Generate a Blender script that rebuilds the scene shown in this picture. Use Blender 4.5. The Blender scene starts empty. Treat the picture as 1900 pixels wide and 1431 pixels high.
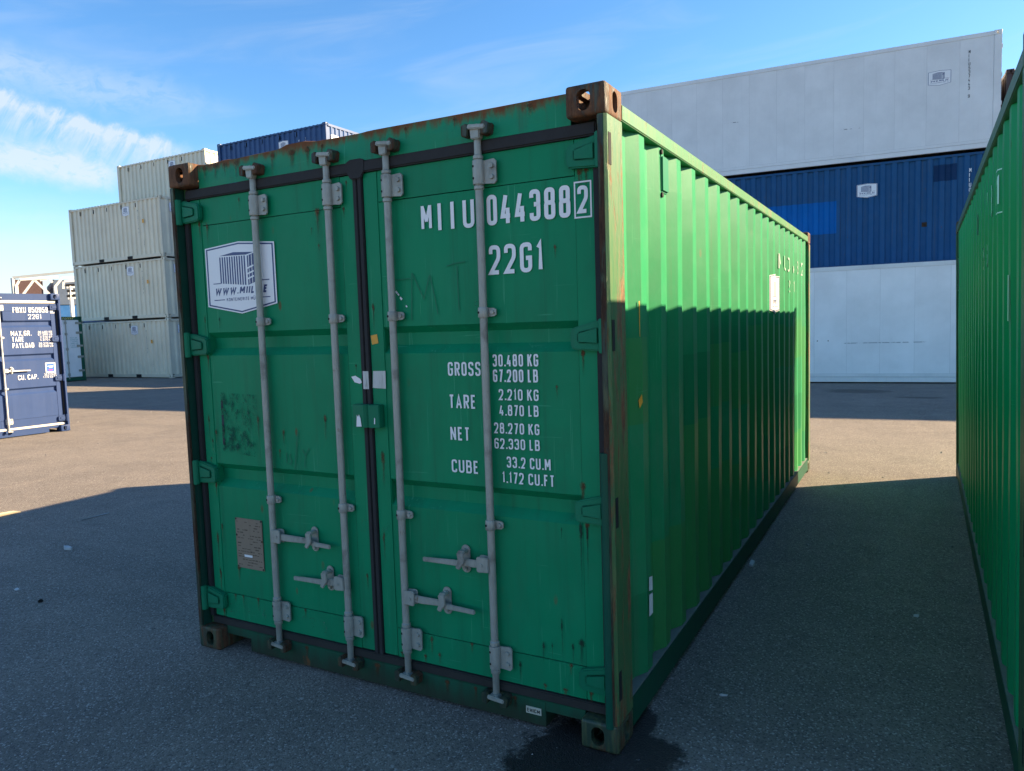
import bpy, bmesh, math, random
from mathutils import Vector, Matrix
random.seed(7)
R = math.radians
S = bpy.context.scene
COL = S.collection

# ------------------------------------------------------------------ camera, sky, sun, exposure
cam = bpy.data.cameras.new('camera'); co = bpy.data.objects.new('camera', cam); COL.objects.link(co)
cam.sensor_fit = 'HORIZONTAL'; cam.sensor_width = 36; cam.lens = 26.016; cam.clip_start = .05; cam.clip_end = 3000
yaw, pit, rol = -0.499341, -0.0816887, -0.0316934
fw = Vector((math.sin(yaw)*math.cos(pit), math.cos(yaw)*math.cos(pit), math.sin(pit)))
rt = Vector((math.cos(yaw), -math.sin(yaw), 0)); up = rt.cross(fw)
r2 = rt*math.cos(rol)+up*math.sin(rol); u2 = -rt*math.sin(rol)+up*math.cos(rol)
m3 = Matrix((r2, u2, -fw)).transposed().to_4x4(); m3.translation = Vector((1.004, -2.624, 1.7086))
co.matrix_world = m3
S.camera = co

SUN_TO = Vector((1.38, 1.08, .797)).normalized()
SUN_EL = math.asin(SUN_TO.z); SUN_AZ = math.atan2(SUN_TO.x, SUN_TO.y)
W = bpy.data.worlds.new('World'); S.world = W; W.use_nodes = True
wn, wl = W.node_tree.nodes, W.node_tree.links
wn.clear()
def wnode(t, **k):
    n = wn.new(t)
    for a, b in k.items(): setattr(n, a, b)
    return n
wo = wnode('ShaderNodeOutputWorld'); wb = wnode('ShaderNodeBackground')
sky = wnode('ShaderNodeTexSky', sky_type='NISHITA', sun_disc=False, sun_elevation=SUN_EL, sun_rotation=SUN_AZ,
            air_density=1.0, dust_density=0.35, ozone_density=3.5, altitude=50)
tc = wnode('ShaderNodeTexCoord'); sx = wnode('ShaderNodeSeparateXYZ'); wl.new(tc.outputs['Generated'], sx.inputs[0])
def wmath(op, a, b=None, c=None, clamp=False):
    n = wnode('ShaderNodeMath', operation=op, use_clamp=clamp)
    for i, v in enumerate((a, b, c)):
        if v is None: continue
        if isinstance(v, (int, float)): n.inputs[i].default_value = v
        else: wl.new(v, n.inputs[i])
    return n.outputs[0]
# cirrus: fibrous bands and banks low in the west, in azimuth / elevation, plus an even thin veil all round
DEG = 180/math.pi
az = wmath('MULTIPLY', wmath('ARCTAN2', sx.outputs[0], sx.outputs[1]), DEG)
el = wmath('MULTIPLY', wmath('ARCSINE', sx.outputs[2]), DEG)
def wvec(a, b):
    n = wnode('ShaderNodeCombineXYZ'); wl.new(a, n.inputs[0]); wl.new(b, n.inputs[1]); return n.outputs[0]
def wnoise(vec, scale, detail=8, rough=.6, dist=0.):
    n = wnode('ShaderNodeTexNoise'); n.inputs['Scale'].default_value = scale; n.inputs['Detail'].default_value = detail
    n.inputs['Roughness'].default_value = rough; n.inputs['Distortion'].default_value = dist
    wl.new(vec, n.inputs['Vector']); return n.outputs[0]
def wramp(v, a, b, lo=0., hi=1.):
    n = wnode('ShaderNodeMapRange', interpolation_type='SMOOTHSTEP', clamp=True)
    n.inputs[1].default_value = a; n.inputs[2].default_value = b; n.inputs[3].default_value = lo; n.inputs[4].default_value = hi; wl.new(v, n.inputs[0]); return n.outputs[0]
def lin(a, b, ca, cb, c0): return wmath('MULTIPLY_ADD', a, ca, wmath('MULTIPLY_ADD', b, cb, c0))
warp = wmath('SUBTRACT', wnoise(wvec(az, el), .22, 6, .6), .5); warp2 = wmath('SUBTRACT', wnoise(wvec(wmath('ADD', az, 40), el), .7, 7, .65), .5)
def band(a0, e0, slope, up, down, wk, w2):
    """distance above a sloping line, warped; soft above (up), trailing below (down)"""
    d = wmath('SUBTRACT', el, wmath('MULTIPLY_ADD', wmath('SUBTRACT', az, a0), slope, e0))
    d = wmath('ADD', d, wmath('MULTIPLY_ADD', warp, wk, wmath('MULTIPLY', warp2, w2)))
    return wmath('MULTIPLY', wramp(d, up, 0.), wramp(d, -down, 0.))
fib = wramp(wnoise(wvec(lin(az, el, 1.0, -.55, 0), lin(az, el, .10, .22, 3)), .95, 9, .68, 1.1), .28, .66)
puff = wramp(wnoise(wvec(wmath('MULTIPLY', az, .8), wmath('MULTIPLY', el, 1.3)), .85, 9, .66, .6), .28, .62)
b1 = wmath('MULTIPLY', wmath('MULTIPLY', band(-62, 14.9, -.235, .9, 3.2, 1.6, 1.4), fib), wramp(az, -50.3, -53.5))
b1 = wmath('ADD', b1, wmath('MULTIPLY', wmath('MULTIPLY', wmath('MULTIPLY', band(-62, 14.9, -.235, .7, .9, 1.6, 1.6), puff), .55), wramp(az, -50.8, -53.5)))
b2 = wmath('MULTIPLY', wmath('MULTIPLY', band(-62, 11.6, -.12, 1.5, 1.7, 1.8, 1.2), wramp(puff, 0, 1, .55, 1.25)), wramp(az, -54.5, -57.5))
b3 = wmath('MULTIPLY', wmath('MULTIPLY', band(-62, 16.6, -.07, 1.8, 2.2, 2.5, .8), wramp(puff, 0, 1, .35, 1)), wramp(az, -46, -57, 0, .42))
veil = wmath('MULTIPLY', wramp(wnoise(wvec(lin(az, el, .05, .10, 0), lin(az, el, -.06, .34, 1)), .9, 6, .55, .8), .42, .85), .30)
clouds = wmath('ADD', wmath('ADD', b1, b2), wmath('ADD', b3, veil), clamp=True)
low = wmath('MULTIPLY', wramp(wmath('ADD', el, wmath('MULTIPLY', warp, 5)), 9.5, 2.5), .62)      # the deck closes up towards the horizon
clouds = wmath('ADD', wmath('MULTIPLY', clouds, .70), low, clamp=True)
hsv = wnode('ShaderNodeHueSaturation'); hsv.inputs['Saturation'].default_value = 1.19; wl.new(sky.outputs[0], hsv.inputs['Color'])
mixc = wnode('ShaderNodeMixRGB'); wl.new(clouds, mixc.inputs[0]); wl.new(hsv.outputs[0], mixc.inputs[1])
mixc.inputs[2].default_value = (3.3, 3.5, 3.7, 1)
wl.new(mixc.outputs[0], wb.inputs[0]); wb.inputs[1].default_value = .05
wl.new(wb.outputs[0], wo.inputs[0])

sl = bpy.data.lights.new('sun', 'SUN'); sl.energy = 3.5; sl.angle = R(.5); sl.color = (1, .77, .50)
so = bpy.data.objects.new('sun', sl); COL.objects.link(so)
so.rotation_euler = (-SUN_TO).to_track_quat('-Z', 'Y').to_euler(); so.location = (20, 20, 30)
vs = S.view_settings; vs.view_transform = 'Standard'; vs.look = 'None'; vs.exposure = 2.44; vs.gamma = 1

# ------------------------------------------------------------------ materials
MATS = {}
class NT:
    def __init__(s, name):
        s.m = bpy.data.materials.new(name); s.m.use_nodes = True; s.t = s.m.node_tree; s.n = s.t.nodes; s.l = s.t.links
        s.bsdf = s.n['Principled BSDF']; s.out = s.n['Material Output']
    def node(s, t, **k):
        n = s.n.new(t)
        for a, b in k.items(): setattr(n, a, b)
        return n
    def put(s, sock, v):
        if isinstance(v, (int, float)): sock.default_value = v
        elif isinstance(v, tuple): sock.default_value = v if len(v) == 4 or len(sock.default_value) == 3 else (*v, 1)
        else: s.l.new(v, sock)
    def math(s, op, a, b=None, c=None, clamp=False):
        n = s.node('ShaderNodeMath', operation=op, use_clamp=clamp)
        for i, v in enumerate((a, b, c)):
            if v is not None: s.put(n.inputs[i], v)
        return n.outputs[0]
    def coords(s, scale=(1, 1, 1), loc=(0, 0, 0), rnd=True, kind='Object'):
        t = s.node('ShaderNodeTexCoord'); m = s.node('ShaderNodeMapping')
        m.inputs['Scale'].default_value = scale
        src = t.outputs[kind]
        if rnd:
            oi = s.node('ShaderNodeObjectInfo'); v = s.node('ShaderNodeVectorMath', operation='SCALE')
            cb = s.node('ShaderNodeCombineXYZ')
            for i in range(3): s.l.new(oi.outputs['Random'], cb.inputs[i])
            s.l.new(cb.outputs[0], v.inputs[0]); v.inputs['Scale'].default_value = 37.
            a = s.node('ShaderNodeVectorMath', operation='ADD'); s.l.new(src, a.inputs[0]); s.l.new(v.outputs[0], a.inputs[1]); src = a.outputs[0]
        s.l.new(src, m.inputs[0]); m.inputs['Location'].default_value = loc
        return m.outputs[0]
    def noise(s, vec, scale, detail=6, rough=.55, dist=0.):
        n = s.node('ShaderNodeTexNoise'); n.inputs['Scale'].default_value = scale; n.inputs['Detail'].default_value = detail
        n.inputs['Roughness'].default_value = rough; n.inputs['Distortion'].default_value = dist
        s.l.new(vec, n.inputs['Vector']); return n.outputs[0]
    def voro(s, vec, scale, out=0, feature='F1'):
        n = s.node('ShaderNodeTexVoronoi', feature=feature); n.inputs['Scale'].default_value = scale; s.l.new(vec, n.inputs['Vector']); return n.outputs[out]
    def ramp(s, v, a, b, lo=0., hi=1.):
        n = s.node('ShaderNodeMapRange', interpolation_type='SMOOTHSTEP', clamp=True)
        s.put(n.inputs[0], v); n.inputs[1].default_value = a; n.inputs[2].default_value = b; n.inputs[3].default_value = lo; n.inputs[4].default_value = hi
        return n.outputs[0]
    def mix(s, f, a, b, mode='MIX'):
        n = s.node('ShaderNodeMixRGB', blend_type=mode); s.put(n.inputs[0], f); s.put(n.inputs[1], a); s.put(n.inputs[2], b); return n.outputs[0]
    def bump(s, h, strength, dist):
        n = s.node('ShaderNodeBump'); n.inputs['Strength'].default_value = strength; n.inputs['Distance'].default_value = dist
        s.l.new(h, n.inputs['Height']); s.l.new(n.outputs[0], s.bsdf.inputs['Normal'])
    def fin(s, col, rough, metal=0., spec=.5):
        s.put(s.bsdf.inputs['Base Color'], col); s.put(s.bsdf.inputs['Roughness'], rough); s.put(s.bsdf.inputs['Metallic'], metal)
        s.bsdf.inputs['Specular IOR Level'].default_value = spec
        return s.m
RUST = (.105, .042, .018); RUST2 = (.21, .085, .032)
def mul(c, k): return tuple(min(1, x*k) for x in c)

def paint(name, col, rough=.42, rust=.0, streak=.25, dirt=(.10, .09, .07), spots=0., blocks=0., chalk=.04, topz=None, botz=None, spec=.2, scratch=0.):
    if name in MATS: return MATS[name]
    t = NT(name)
    big = t.noise(t.coords(loc=(3, 1, 7)), 1.3, 5, .6)
    c = t.mix(big, mul(col, .80), mul(col, 1.18))
    fade = t.ramp(t.noise(t.coords(), 5.5, 7, .65), .38, .75)
    c = t.mix(t.math('MULTIPLY', fade, chalk), c, tuple(.65*x+.17 for x in col))
    if blocks:    # touched-up rectangles of slightly different paint
        v = t.coords(rnd=False); sp = t.node('ShaderNodeSeparateXYZ'); t.l.new(v, sp.inputs[0])
        fy = t.math('FLOOR', t.math('MULTIPLY', sp.outputs[1], 1/.557))
        wn1 = t.node('ShaderNodeTexWhiteNoise', noise_dimensions='1D'); t.l.new(fy, wn1.inputs['W'])
        fz = t.math('FLOOR', t.math('MULTIPLY_ADD', sp.outputs[2], 2.7, wn1.outputs[0]))
        cb = t.node('ShaderNodeCombineXYZ'); t.l.new(fy, cb.inputs[0]); t.l.new(fz, cb.inputs[1])
        wn2 = t.node('ShaderNodeTexWhiteNoise', noise_dimensions='2D'); t.l.new(cb.outputs[0], wn2.inputs['Vector'])
        lowm = t.ramp(sp.outputs[2], 1.75, 1.6)
        c = t.mix(t.math('MULTIPLY', t.math('MULTIPLY', t.ramp(wn2.outputs[0], .55, .56), lowm), blocks), c, (col[0]*2.6+.01, col[1]*.95, col[2]*.6))
        c = t.mix(t.math('MULTIPLY', t.math('MULTIPLY', t.ramp(wn2.outputs[0], .30, .29), lowm), blocks), c, mul(col, .72))
    stv = t.noise(t.coords((17, 17, .55)), 1.0, 6, .65)
    c = t.mix(t.math('MULTIPLY', t.ramp(stv, .50, .80), streak), c, dirt)
    if scratch:
        gate = t.ramp(t.noise(t.coords(loc=(6, 1, 2)), 1.7, 3, .6), .45, .62)
        for sc, lo in (((70, 70, 2.2), .655), ((3.0, 3.0, 75), .70)):
            ln = t.ramp(t.noise(t.coords(sc), 1.0, 2, .5, .15), lo, lo+.03)
            c = t.mix(t.math('MULTIPLY', t.math('MULTIPLY', ln, gate), scratch), c, tuple(1.25*x+.05 for x in col))
        smear = t.ramp(t.noise(t.coords((2.2, 2.2, .8), loc=(1, 3, 8)), 1.6, 8, .7, .6), .45, .75)
        c = t.mix(t.math('MULTIPLY', smear, scratch*.9), c, tuple(.62*x+.012 for x in col))
    rmask = None
    if rust > 0:
        rn = t.noise(t.coords((1.6, 1.6, .55)), 6.0, 12, .72, .35)
        rmask = t.ramp(rn, .70-rust*.28, .76-rust*.24)
    if spots > 0:
        sv = t.voro(t.coords((1, 1, .45), loc=(2, 5, 3)), 9.0)
        gate = t.ramp(t.noise(t.coords(loc=(9, 9, 1)), 2.6, 2, .5), .54, .66)
        sm = t.math('MULTIPLY', t.math('MULTIPLY', t.ramp(sv, .13, .05), gate), spots)
        rmask = sm if rmask is None else t.math('MAXIMUM', rmask, sm)
    if topz:
        z = t.node('ShaderNodeSeparateXYZ'); t.l.new(t.coords(rnd=False), z.inputs[0])
        jag = t.math('MULTIPLY_ADD', t.math('SUBTRACT', t.noise(t.coords((9, 9, 2.2)), 2.2, 10, .75), .5), .17, z.outputs[2])
        tm = t.ramp(jag, topz[0], topz[1]); rmask = tm if rmask is None else t.math('MAXIMUM', rmask, tm)
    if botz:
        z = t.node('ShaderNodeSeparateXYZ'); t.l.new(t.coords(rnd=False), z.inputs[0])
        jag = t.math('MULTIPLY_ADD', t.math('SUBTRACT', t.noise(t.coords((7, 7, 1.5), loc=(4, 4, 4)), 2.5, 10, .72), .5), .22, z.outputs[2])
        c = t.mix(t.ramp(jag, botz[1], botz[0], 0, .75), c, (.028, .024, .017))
    rr = rough
    if rmask is not None:
        rc = t.mix(t.noise(t.coords(loc=(5, 2, 2)), 26, 8, .7), RUST, RUST2)
        c = t.mix(rmask, c, rc); rr = t.mix(rmask, (rough,)*3, (.85,)*3)
    fine = t.noise(t.coords((1, 1, .7)), 60, 5, .6)
    wav = t.noise(t.coords(loc=(1, 8, 8)), 3.1, 2, .5)
    t.bump(t.math('ADD', t.math('MULTIPLY', fine, .10), wav), .35, .006)
    MATS[name] = t.fin(c, rr, 0, spec); return t.m

def rusty_paint(name, col, amount=.5, dark=1.):
    """flaking paint over rust, streaked downwards"""
    if name in MATS: return MATS[name]
    t = NT(name)
    n1 = t.noise(t.coords((2.6, 2.6, .30)), 9, 14, .78, .2)
    n2 = t.noise(t.coords((1, 1, .6), loc=(4, 4, 4)), 4, 6, .6)
    m = t.ramp(t.math('ADD', t.math('MULTIPLY', n1, .7), t.math('MULTIPLY', n2, .3)), .62-amount*.25, .70-amount*.25)
    n3 = t.noise(t.coords((1.5, 1.5, .4), loc=(2, 2, 9)), 40, 8, .75)
    rc = t.mix(t.ramp(n3, .3, .7), mul(RUST, dark*.8), mul((.27, .125, .055), dark))
    pc = t.mix(t.ramp(t.noise(t.coords((3, 3, .4)), 14, 6, .7), .4, .7), col, tuple(.5*x+.5*y for x, y in zip(col, (.14, .15, .055))))
    t.bump(t.math('ADD', t.math('MULTIPLY', m, -.6), t.math('MULTIPLY', n3, .5)), .6, .004)
    MATS[name] = t.fin(t.mix(m, pc, rc), t.mix(m, (.45,)*3, (.85,)*3), 0, .4); return t.m

def plain(name, col, rough=.6, metal=0., var=.25, scale=30, bump=0., spec=.5):
    if name in MATS: return MATS[name]
    t = NT(name)
    n = t.noise(t.coords(), scale, 7, .65)
    c = t.mix(n, mul(col, 1-var), mul(col, 1+var))
    if bump: t.bump(n, bump, .003)
    MATS[name] = t.fin(c, rough, metal, spec); return t.m

def galv(name='galvanised_steel', col=(.36, .37, .325)):
    if name in MATS: return MATS[name]
    t = NT(name)
    n = t.noise(t.coords((1, 1, .3)), 45, 8, .7); n2 = t.noise(t.coords(loc=(3, 3, 3)), 7, 6, .6)
    c = t.mix(n, mul(col, .55), mul(col, 1.30))
    c = t.mix(t.ramp(n2, .52, .70, 0, .65), c, (.14, .13, .115))
    rn = t.noise(t.coords((1, 1, .5), loc=(7, 3, 5)), 16, 10, .75)
    c = t.mix(t.ramp(rn, .62, .72, 0, .85), c, (.14, .07, .035))
    t.bump(n, .4, .0015)
    MATS[name] = t.fin(c, .55, .35, .4); return t.m

def stain_mat(name, col, thin=.10):
    """alpha decal: a blot near the top of the card with a run below it (uv)"""
    if name in MATS: return MATS[name]
    t = NT(name); t.m.blend_method = 'BLEND' if hasattr(t.m, 'blend_method') else t.m.blend_method
    tcx = t.node('ShaderNodeTexCoord'); sp = t.node('ShaderNodeSeparateXYZ'); t.l.new(tcx.outputs['UV'], sp.inputs[0])
    nz = t.noise(t.coords((1, 1, .6)), 85, 7, .75); nb = t.noise(t.coords(), 24, 5, .7)
    dx = t.math('ABSOLUTE', t.math('SUBTRACT', sp.outputs[0], t.math('MULTIPLY_ADD', nb, .3, .35)))
    dy = t.math('SUBTRACT', sp.outputs[1], .82)
    rad = t.math('SQRT', t.math('ADD', t.math('MULTIPLY', dx, dx), t.math('MULTIPLY', t.math('MULTIPLY', dy, dy), 3.2)))
    blot = t.ramp(t.math('MULTIPLY_ADD', t.math('SUBTRACT', nz, .5), .62, rad), .30, .08)
    run = t.math('MULTIPLY', t.ramp(t.math('MULTIPLY_ADD', t.math('SUBTRACT', nz, .5), .25, dx), .17, .02), t.ramp(sp.outputs[1], .0, .8))
    run = t.math('MULTIPLY', run, t.ramp(sp.outputs[1], .95, .8))
    a = t.math('MAXIMUM', t.math('MULTIPLY', blot, .80), t.math('MULTIPLY', run, .55))
    tr = t.node('ShaderNodeBsdfTransparent'); mx = t.node('ShaderNodeMixShader')
    t.fin(t.mix(nz, mul(col, .6), mul(col, 1.4)), .85, 0, .2)
    t.l.new(a, mx.inputs[0]); t.l.new(tr.outputs[0], mx.inputs[1]); t.l.new(t.bsdf.outputs[0], mx.inputs[2]); t.l.new(mx.outputs[0], t.out.inputs[0])
    MATS[name] = t.m; return t.m

def patchy(name, col, lo, hi, scale=20, stretch=(1, 1, 1), rough=.8):
    """decal whose film is partly scraped away"""
    if name in MATS: return MATS[name]
    t = NT(name)
    n = t.noise(t.coords(stretch), scale, 10, .75)
    tr = t.node('ShaderNodeBsdfTransparent'); mx = t.node('ShaderNodeMixShader')
    t.fin(t.mix(n, mul(col, .6), mul(col, 1.3)), rough, 0, .2)
    t.l.new(t.ramp(n, lo, hi), mx.inputs[0]); t.l.new(tr.outputs[0], mx.inputs[1]); t.l.new(t.bsdf.outputs[0], mx.inputs[2]); t.l.new(mx.outputs[0], t.out.inputs[0])
    MATS[name] = t.m; return t.m

GREEN = (.020, .255, .125)
M_door = paint('green_door_paint', (.002, .228, .098), .46, rust=.0, streak=.42, spots=.7, chalk=.03, spec=.15, scratch=.60, dirt=(.015, .07, .04))
M_side = paint('green_side_paint', (.014, .232, .086), .42, rust=.0, streak=.30, spots=.4, blocks=.60, chalk=.12, spec=.2, scratch=.35)
M_head = paint('green_header_paint', (.002, .235, .105), .45, rust=.08, streak=.6, scratch=.5, spec=.22, topz=(2.535, 2.588), dirt=(.05, .05, .03))
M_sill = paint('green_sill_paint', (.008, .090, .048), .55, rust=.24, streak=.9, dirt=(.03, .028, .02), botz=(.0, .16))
M_post = rusty_paint('flaking_green_post', (.030, .125, .042), .44)
M_lip = rusty_paint('rusty_post_lip', (.014, .035, .025), .62, .28)
M_rail = rusty_paint('flaking_green_rail', (.030, .175, .058), .34)
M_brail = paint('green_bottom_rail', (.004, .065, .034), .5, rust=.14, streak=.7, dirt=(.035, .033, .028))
M_cast = rusty_paint('rusty_casting', (.04, .042, .032), .80, .62)
M_castlow = rusty_paint('rusty_casting_low', (.02, .045, .03), .55, .5)
M_hinge = paint('green_hinge', (.002, .17, .082), .5, rust=.03, streak=.3, spots=.3, dirt=(.03, .06, .04))
M_rub = plain('black_rubber_gasket', (.018, .0175, .018), .8, 0, .5, 22, .3)
M_rubdirty = plain('dirty_bottom_gasket', (.022, .021, .018), .85, 0, .7, 9, .5)
M_galv = galv()
M_keep = rusty_paint('rusty_keeper', (.016, .03, .024), .6, .42)
M_white = plain('white_lettering', (.80, .81, .80), .5, 0, .06, 40)
M_sticker = plain('white_sticker', (.80, .80, .80), .35, 0, .03, 12)
M_print = plain('navy_print', (.035, .060, .170), .4, 0, .1, 20)
M_fadew = plain('faded_white_lettering', (.30, .42, .33), .6, 0, .2, 30)
M_dark = plain('dark_hollow', (.006, .007, .007), .9, 0, .3, 10)  # near-black; on slots, pockets and gaps it stands in for shade
M_orange = plain('orange_tape', (.72, .34, .035), .5, 0, .12, 30)
M_tapew = rusty_paint('weathered_white_tape', (.55, .55, .52), .12, 1.)
M_under = plain('underside_steel', (.03, .032, .03), .8, 0, .4, 8)
M_scr = plain('scratch_dark', (.003, .155, .07), .7, 0, .2, 20)
M_chalk = patchy('chalk_marks', (.10, .22, .15), .46, .66, 70)
M_stain = stain_mat('rust_run', (.115, .05, .022))
M_stain2 = stain_mat('dark_run', (.02, .035, .024))
def residue(name, col):
    t = NT(name)
    f1 = t.noise(t.coords((1, 1, .55)), 34, 12, .8, .5); f2 = t.noise(t.coords(loc=(3, 2, 1)), 7, 5, .6, .8)
    tr = t.node('ShaderNodeBsdfTransparent'); mx = t.node('ShaderNodeMixShader')
    t.fin(t.mix(f1, mul(col, .7), mul(col, 1.3)), .8, 0, .15)
    t.l.new(t.math('MULTIPLY', t.math('MULTIPLY', t.ramp(f1, .47, .57), t.ramp(f2, .40, .60)), .75), mx.inputs[0]); t.l.new(tr.outputs[0], mx.inputs[1]); t.l.new(t.bsdf.outputs[0], mx.inputs[2]); t.l.new(mx.outputs[0], t.out.inputs[0])
    return t.m
M_scrape = residue('sticker_residue', (.012, .075, .05))

def asphalt():
    t = NT('asphalt')
    g = t.coords(rnd=False)
    big = t.noise(g, .35, 5, .6, .4); mid = t.noise(t.coords((1, 1, 1), rnd=False, loc=(7, 3, 0)), 2.2, 7, .65)
    grain = t.noise(g, 190, 4, .8); stone = t.voro(g, 135, 1); stoned = t.voro(g, 135, 0)
    col = t.mix(t.ramp(mid, .3, .75), (.185, .160, .134), (.258, .222, .182))
    col = t.mix(t.ramp(big, .40, .70, 0, .55), col, (.300, .256, .206))
    # wheel tracks: long soft bands of bare, darker asphalt
    trk = t.noise(t.coords((.10, 1.5, 1), rnd=False, loc=(2, 2, 0)), 1.0, 5, .6, .3)
    col = t.mix(t.ramp(trk, .50, .68, 0, .45), col, (.150, .134, .116))
    tr2 = t.noise(t.coords((1.2, .16, 1), rnd=False, loc=(5, 1, 0)), .9, 6, .65, .5)
    col = t.mix(t.ramp(tr2, .52, .66, 0, .40), col, (.315, .265, .21))
    patch = t.ramp(t.noise(t.coords(rnd=False, loc=(11, 4, 0)), .8, 9, .7, .8), .56, .62, 0, .35)
    col = t.mix(patch, col, (.13, .112, .095))
    scuff = t.ramp(t.noise(t.coords((9, 55, 1), rnd=False), .35, 3, .6, .4), .70, .74, 0, .5)
    col = t.mix(scuff, col, (.42, .37, .31))
    sepc = t.node('ShaderNodeSeparateColor'); t.l.new(stone, sepc.inputs[0])
    col = t.mix(t.ramp(sepc.outputs[0], .80, .97, 0, .85), col, (.47, .43, .38))
    col = t.mix(t.ramp(sepc.outputs[1], .60, .90, 0, .72), col, (.06, .055, .05))
    col = t.mix(t.ramp(grain, .35, .7, .0, .5), col, mul((.25, .21, .17), .5))
    # water that has leaked out under the near corner
    sp = t.node('ShaderNodeSeparateXYZ'); t.l.new(g, sp.inputs[0])
    wn_ = t.noise(t.coords(rnd=False, loc=(.3, .7, 0)), 6.5, 8, .6); wn2 = t.noise(g, 38, 4, .7)
    def blob(cx, cy, ax, ay):
        dx = t.math('MULTIPLY', t.math('SUBTRACT', sp.outputs[0], cx), 1/ax); dy = t.math('MULTIPLY', t.math('SUBTRACT', sp.outputs[1], cy), 1/ay)
        return t.math('SQRT', t.math('ADD', t.math('MULTIPLY', dx, dx), t.math('MULTIPLY', dy, dy)))
    d = t.math('MINIMUM', blob(-.05, -.13, .33, .36), t.math('ADD', blob(-.02, .26, .085, .13), .0))
    d = t.math('ADD', t.math('MULTIPLY_ADD', t.math('SUBTRACT', wn_, .5), .95, d), t.math('MULTIPLY', t.math('SUBTRACT', wn2, .5), .42))
    wet = t.ramp(d, 1.10, .94)
    d2 = t.math('MULTIPLY_ADD', t.math('SUBTRACT', wn_, .5), 1.2, t.math('MINIMUM', blob(-.1, 15.4, .75, .55), blob(1.1, 14.2, .5, .2)))
    wet2 = t.ramp(d2, 1.1, .6, 0, .75)
    wet = t.math('MAXIMUM', wet, wet2)
    col = t.mix(t.math('MULTIPLY', wet, .95), col, t.mix(.94, col, (.007, .007, .0065)))
    rough = t.mix(wet, (.88,)*3, t.mix(t.noise(g, 30, 3, .6), (.42,)*3, (.70,)*3))
    h = t.math('ADD', t.math('MULTIPLY', stoned, -1.0), t.math('MULTIPLY', grain, .8))
    t.bump(h, .70, .005)
    return t.fin(col, rough, 0, .35)

# ------------------------------------------------------------------ mesh helpers
class MB:
    def __init__(s): s.v = []; s.f = []; s.uv = None
    def add(s, vs, fs):
        o = len(s.v); s.v += [tuple(v) for v in vs]; s.f += [tuple(i+o for i in f) for f in fs]; return s
    def box(s, x0, x1, y0, y1, z0, z1):
        return s.add([(x, y, z) for z in (z0, z1) for y in (y0, y1) for x in (x0, x1)],
                     [(0, 2, 3, 1), (4, 5, 7, 6), (0, 1, 5, 4), (2, 6, 7, 3), (0, 4, 6, 2), (1, 3, 7, 5)])
    def prism_xz(s, poly, y0, y1):          # polygon in x,z extruded along y
        n = len(poly); vs = [(x, y0, z) for x, z in poly]+[(x, y1, z) for x, z in poly]
        return s.add(vs, [tuple(range(n)), tuple(range(2*n-1, n-1, -1))]+[(i, n+i, n+(i+1) % n, (i+1) % n) for i in range(n)])
    def prism_xy(s, poly, z0, z1):
        n = len(poly); vs = [(x, y, z0) for x, y in poly]+[(x, y, z1) for x, y in poly]
        return s.add(vs, [tuple(range(n-1, -1, -1)), tuple(range(n, 2*n))]+[(i, (i+1) % n, n+(i+1) % n, n+i) for i in range(n)])
    def cyl(s, p0, p1, r0, r1=None, n=14):
        r1 = r0 if r1 is None else r1; p0 = Vector(p0); p1 = Vector(p1); d = (p1-p0).normalized()
        a = d.orthogonal().normalized(); b = d.cross(a); vs = []
        for p, r in ((p0, r0), (p1, r1)): vs += [p+(a*math.cos(t)+b*math.sin(t))*r for t in (2*math.pi*i/n for i in range(n))]
        return s.add(vs, [tuple(range(n-1, -1, -1)), tuple(range(n, 2*n))]+[(i, (i+1) % n, n+(i+1) % n, n+i) for i in range(n)])
    def lathe(s, x, y, prof, n=16):          # prof = [(z, r), ...]
        vs = []; fs = []; k = len(prof)
        for z, r in prof: vs += [(x+r*math.cos(2*math.pi*i/n), y+r*math.sin(2*math.pi*i/n), z) for i in range(n)]
        for j in range(k-1): fs += [(j*n+i, j*n+(i+1) % n, (j+1)*n+(i+1) % n, (j+1)*n+i) for i in range(n)]
        fs += [tuple(range(n-1, -1, -1)), tuple(range((k-1)*n, k*n))]
        return s.add(vs, fs)
    def beam(s, p0, p1, w, h):
        p0 = Vector(p0); p1 = Vector(p1); d = (p1-p0).normalized(); a = d.cross(Vector((0, 0, 1)))
        a = (a.normalized() if a.length > 1e-4 else Vector((1, 0, 0)))*w/2; b = a.cross(d).normalized()*h/2
        vs = [p+sa*a+sb*b for p in (p0, p1) for sb in (-1, 1) for sa in (-1, 1)]
        return s.add(vs, [(0, 2, 3, 1), (4, 5, 7, 6), (0, 1, 5, 4), (2, 6, 7, 3), (0, 4, 6, 2), (1, 3, 7, 5)])
    def mesh(s, name, mat, bevel=0., smooth=False, uvs=None):
        me = bpy.data.meshes.new(name); me.from_pydata(s.v, [], s.f); me.validate()
        if uvs:
            ul = me.uv_layers.new(name='UVMap')
            for lp in me.loops: ul.data[lp.index].uv = uvs[lp.vertex_index]
        bm = bmesh.new(); bm.from_mesh(me); bmesh.ops.recalc_face_normals(bm, faces=bm.faces)
        if bevel: bmesh.ops.bevel(bm, geom=[e for e in bm.edges if e.is_manifold and e.calc_face_angle(0) > .5], offset=bevel, segments=2, affect='EDGES', clamp_overlap=True)
        bm.to_mesh(me); bm.free()
        if smooth:
            for p in me.polygons: p.use_smooth = True
            me.set_sharp_from_angle(angle=R(40))
        me.materials.append(mat); return me
def obj(name, me, parent=None):
    o = bpy.data.objects.new(name, me); COL.objects.link(o); o.parent = parent; return o
def part(name, mb, mat, parent, **k): return obj(name, mb.mesh(name, mat, **k), parent)
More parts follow.
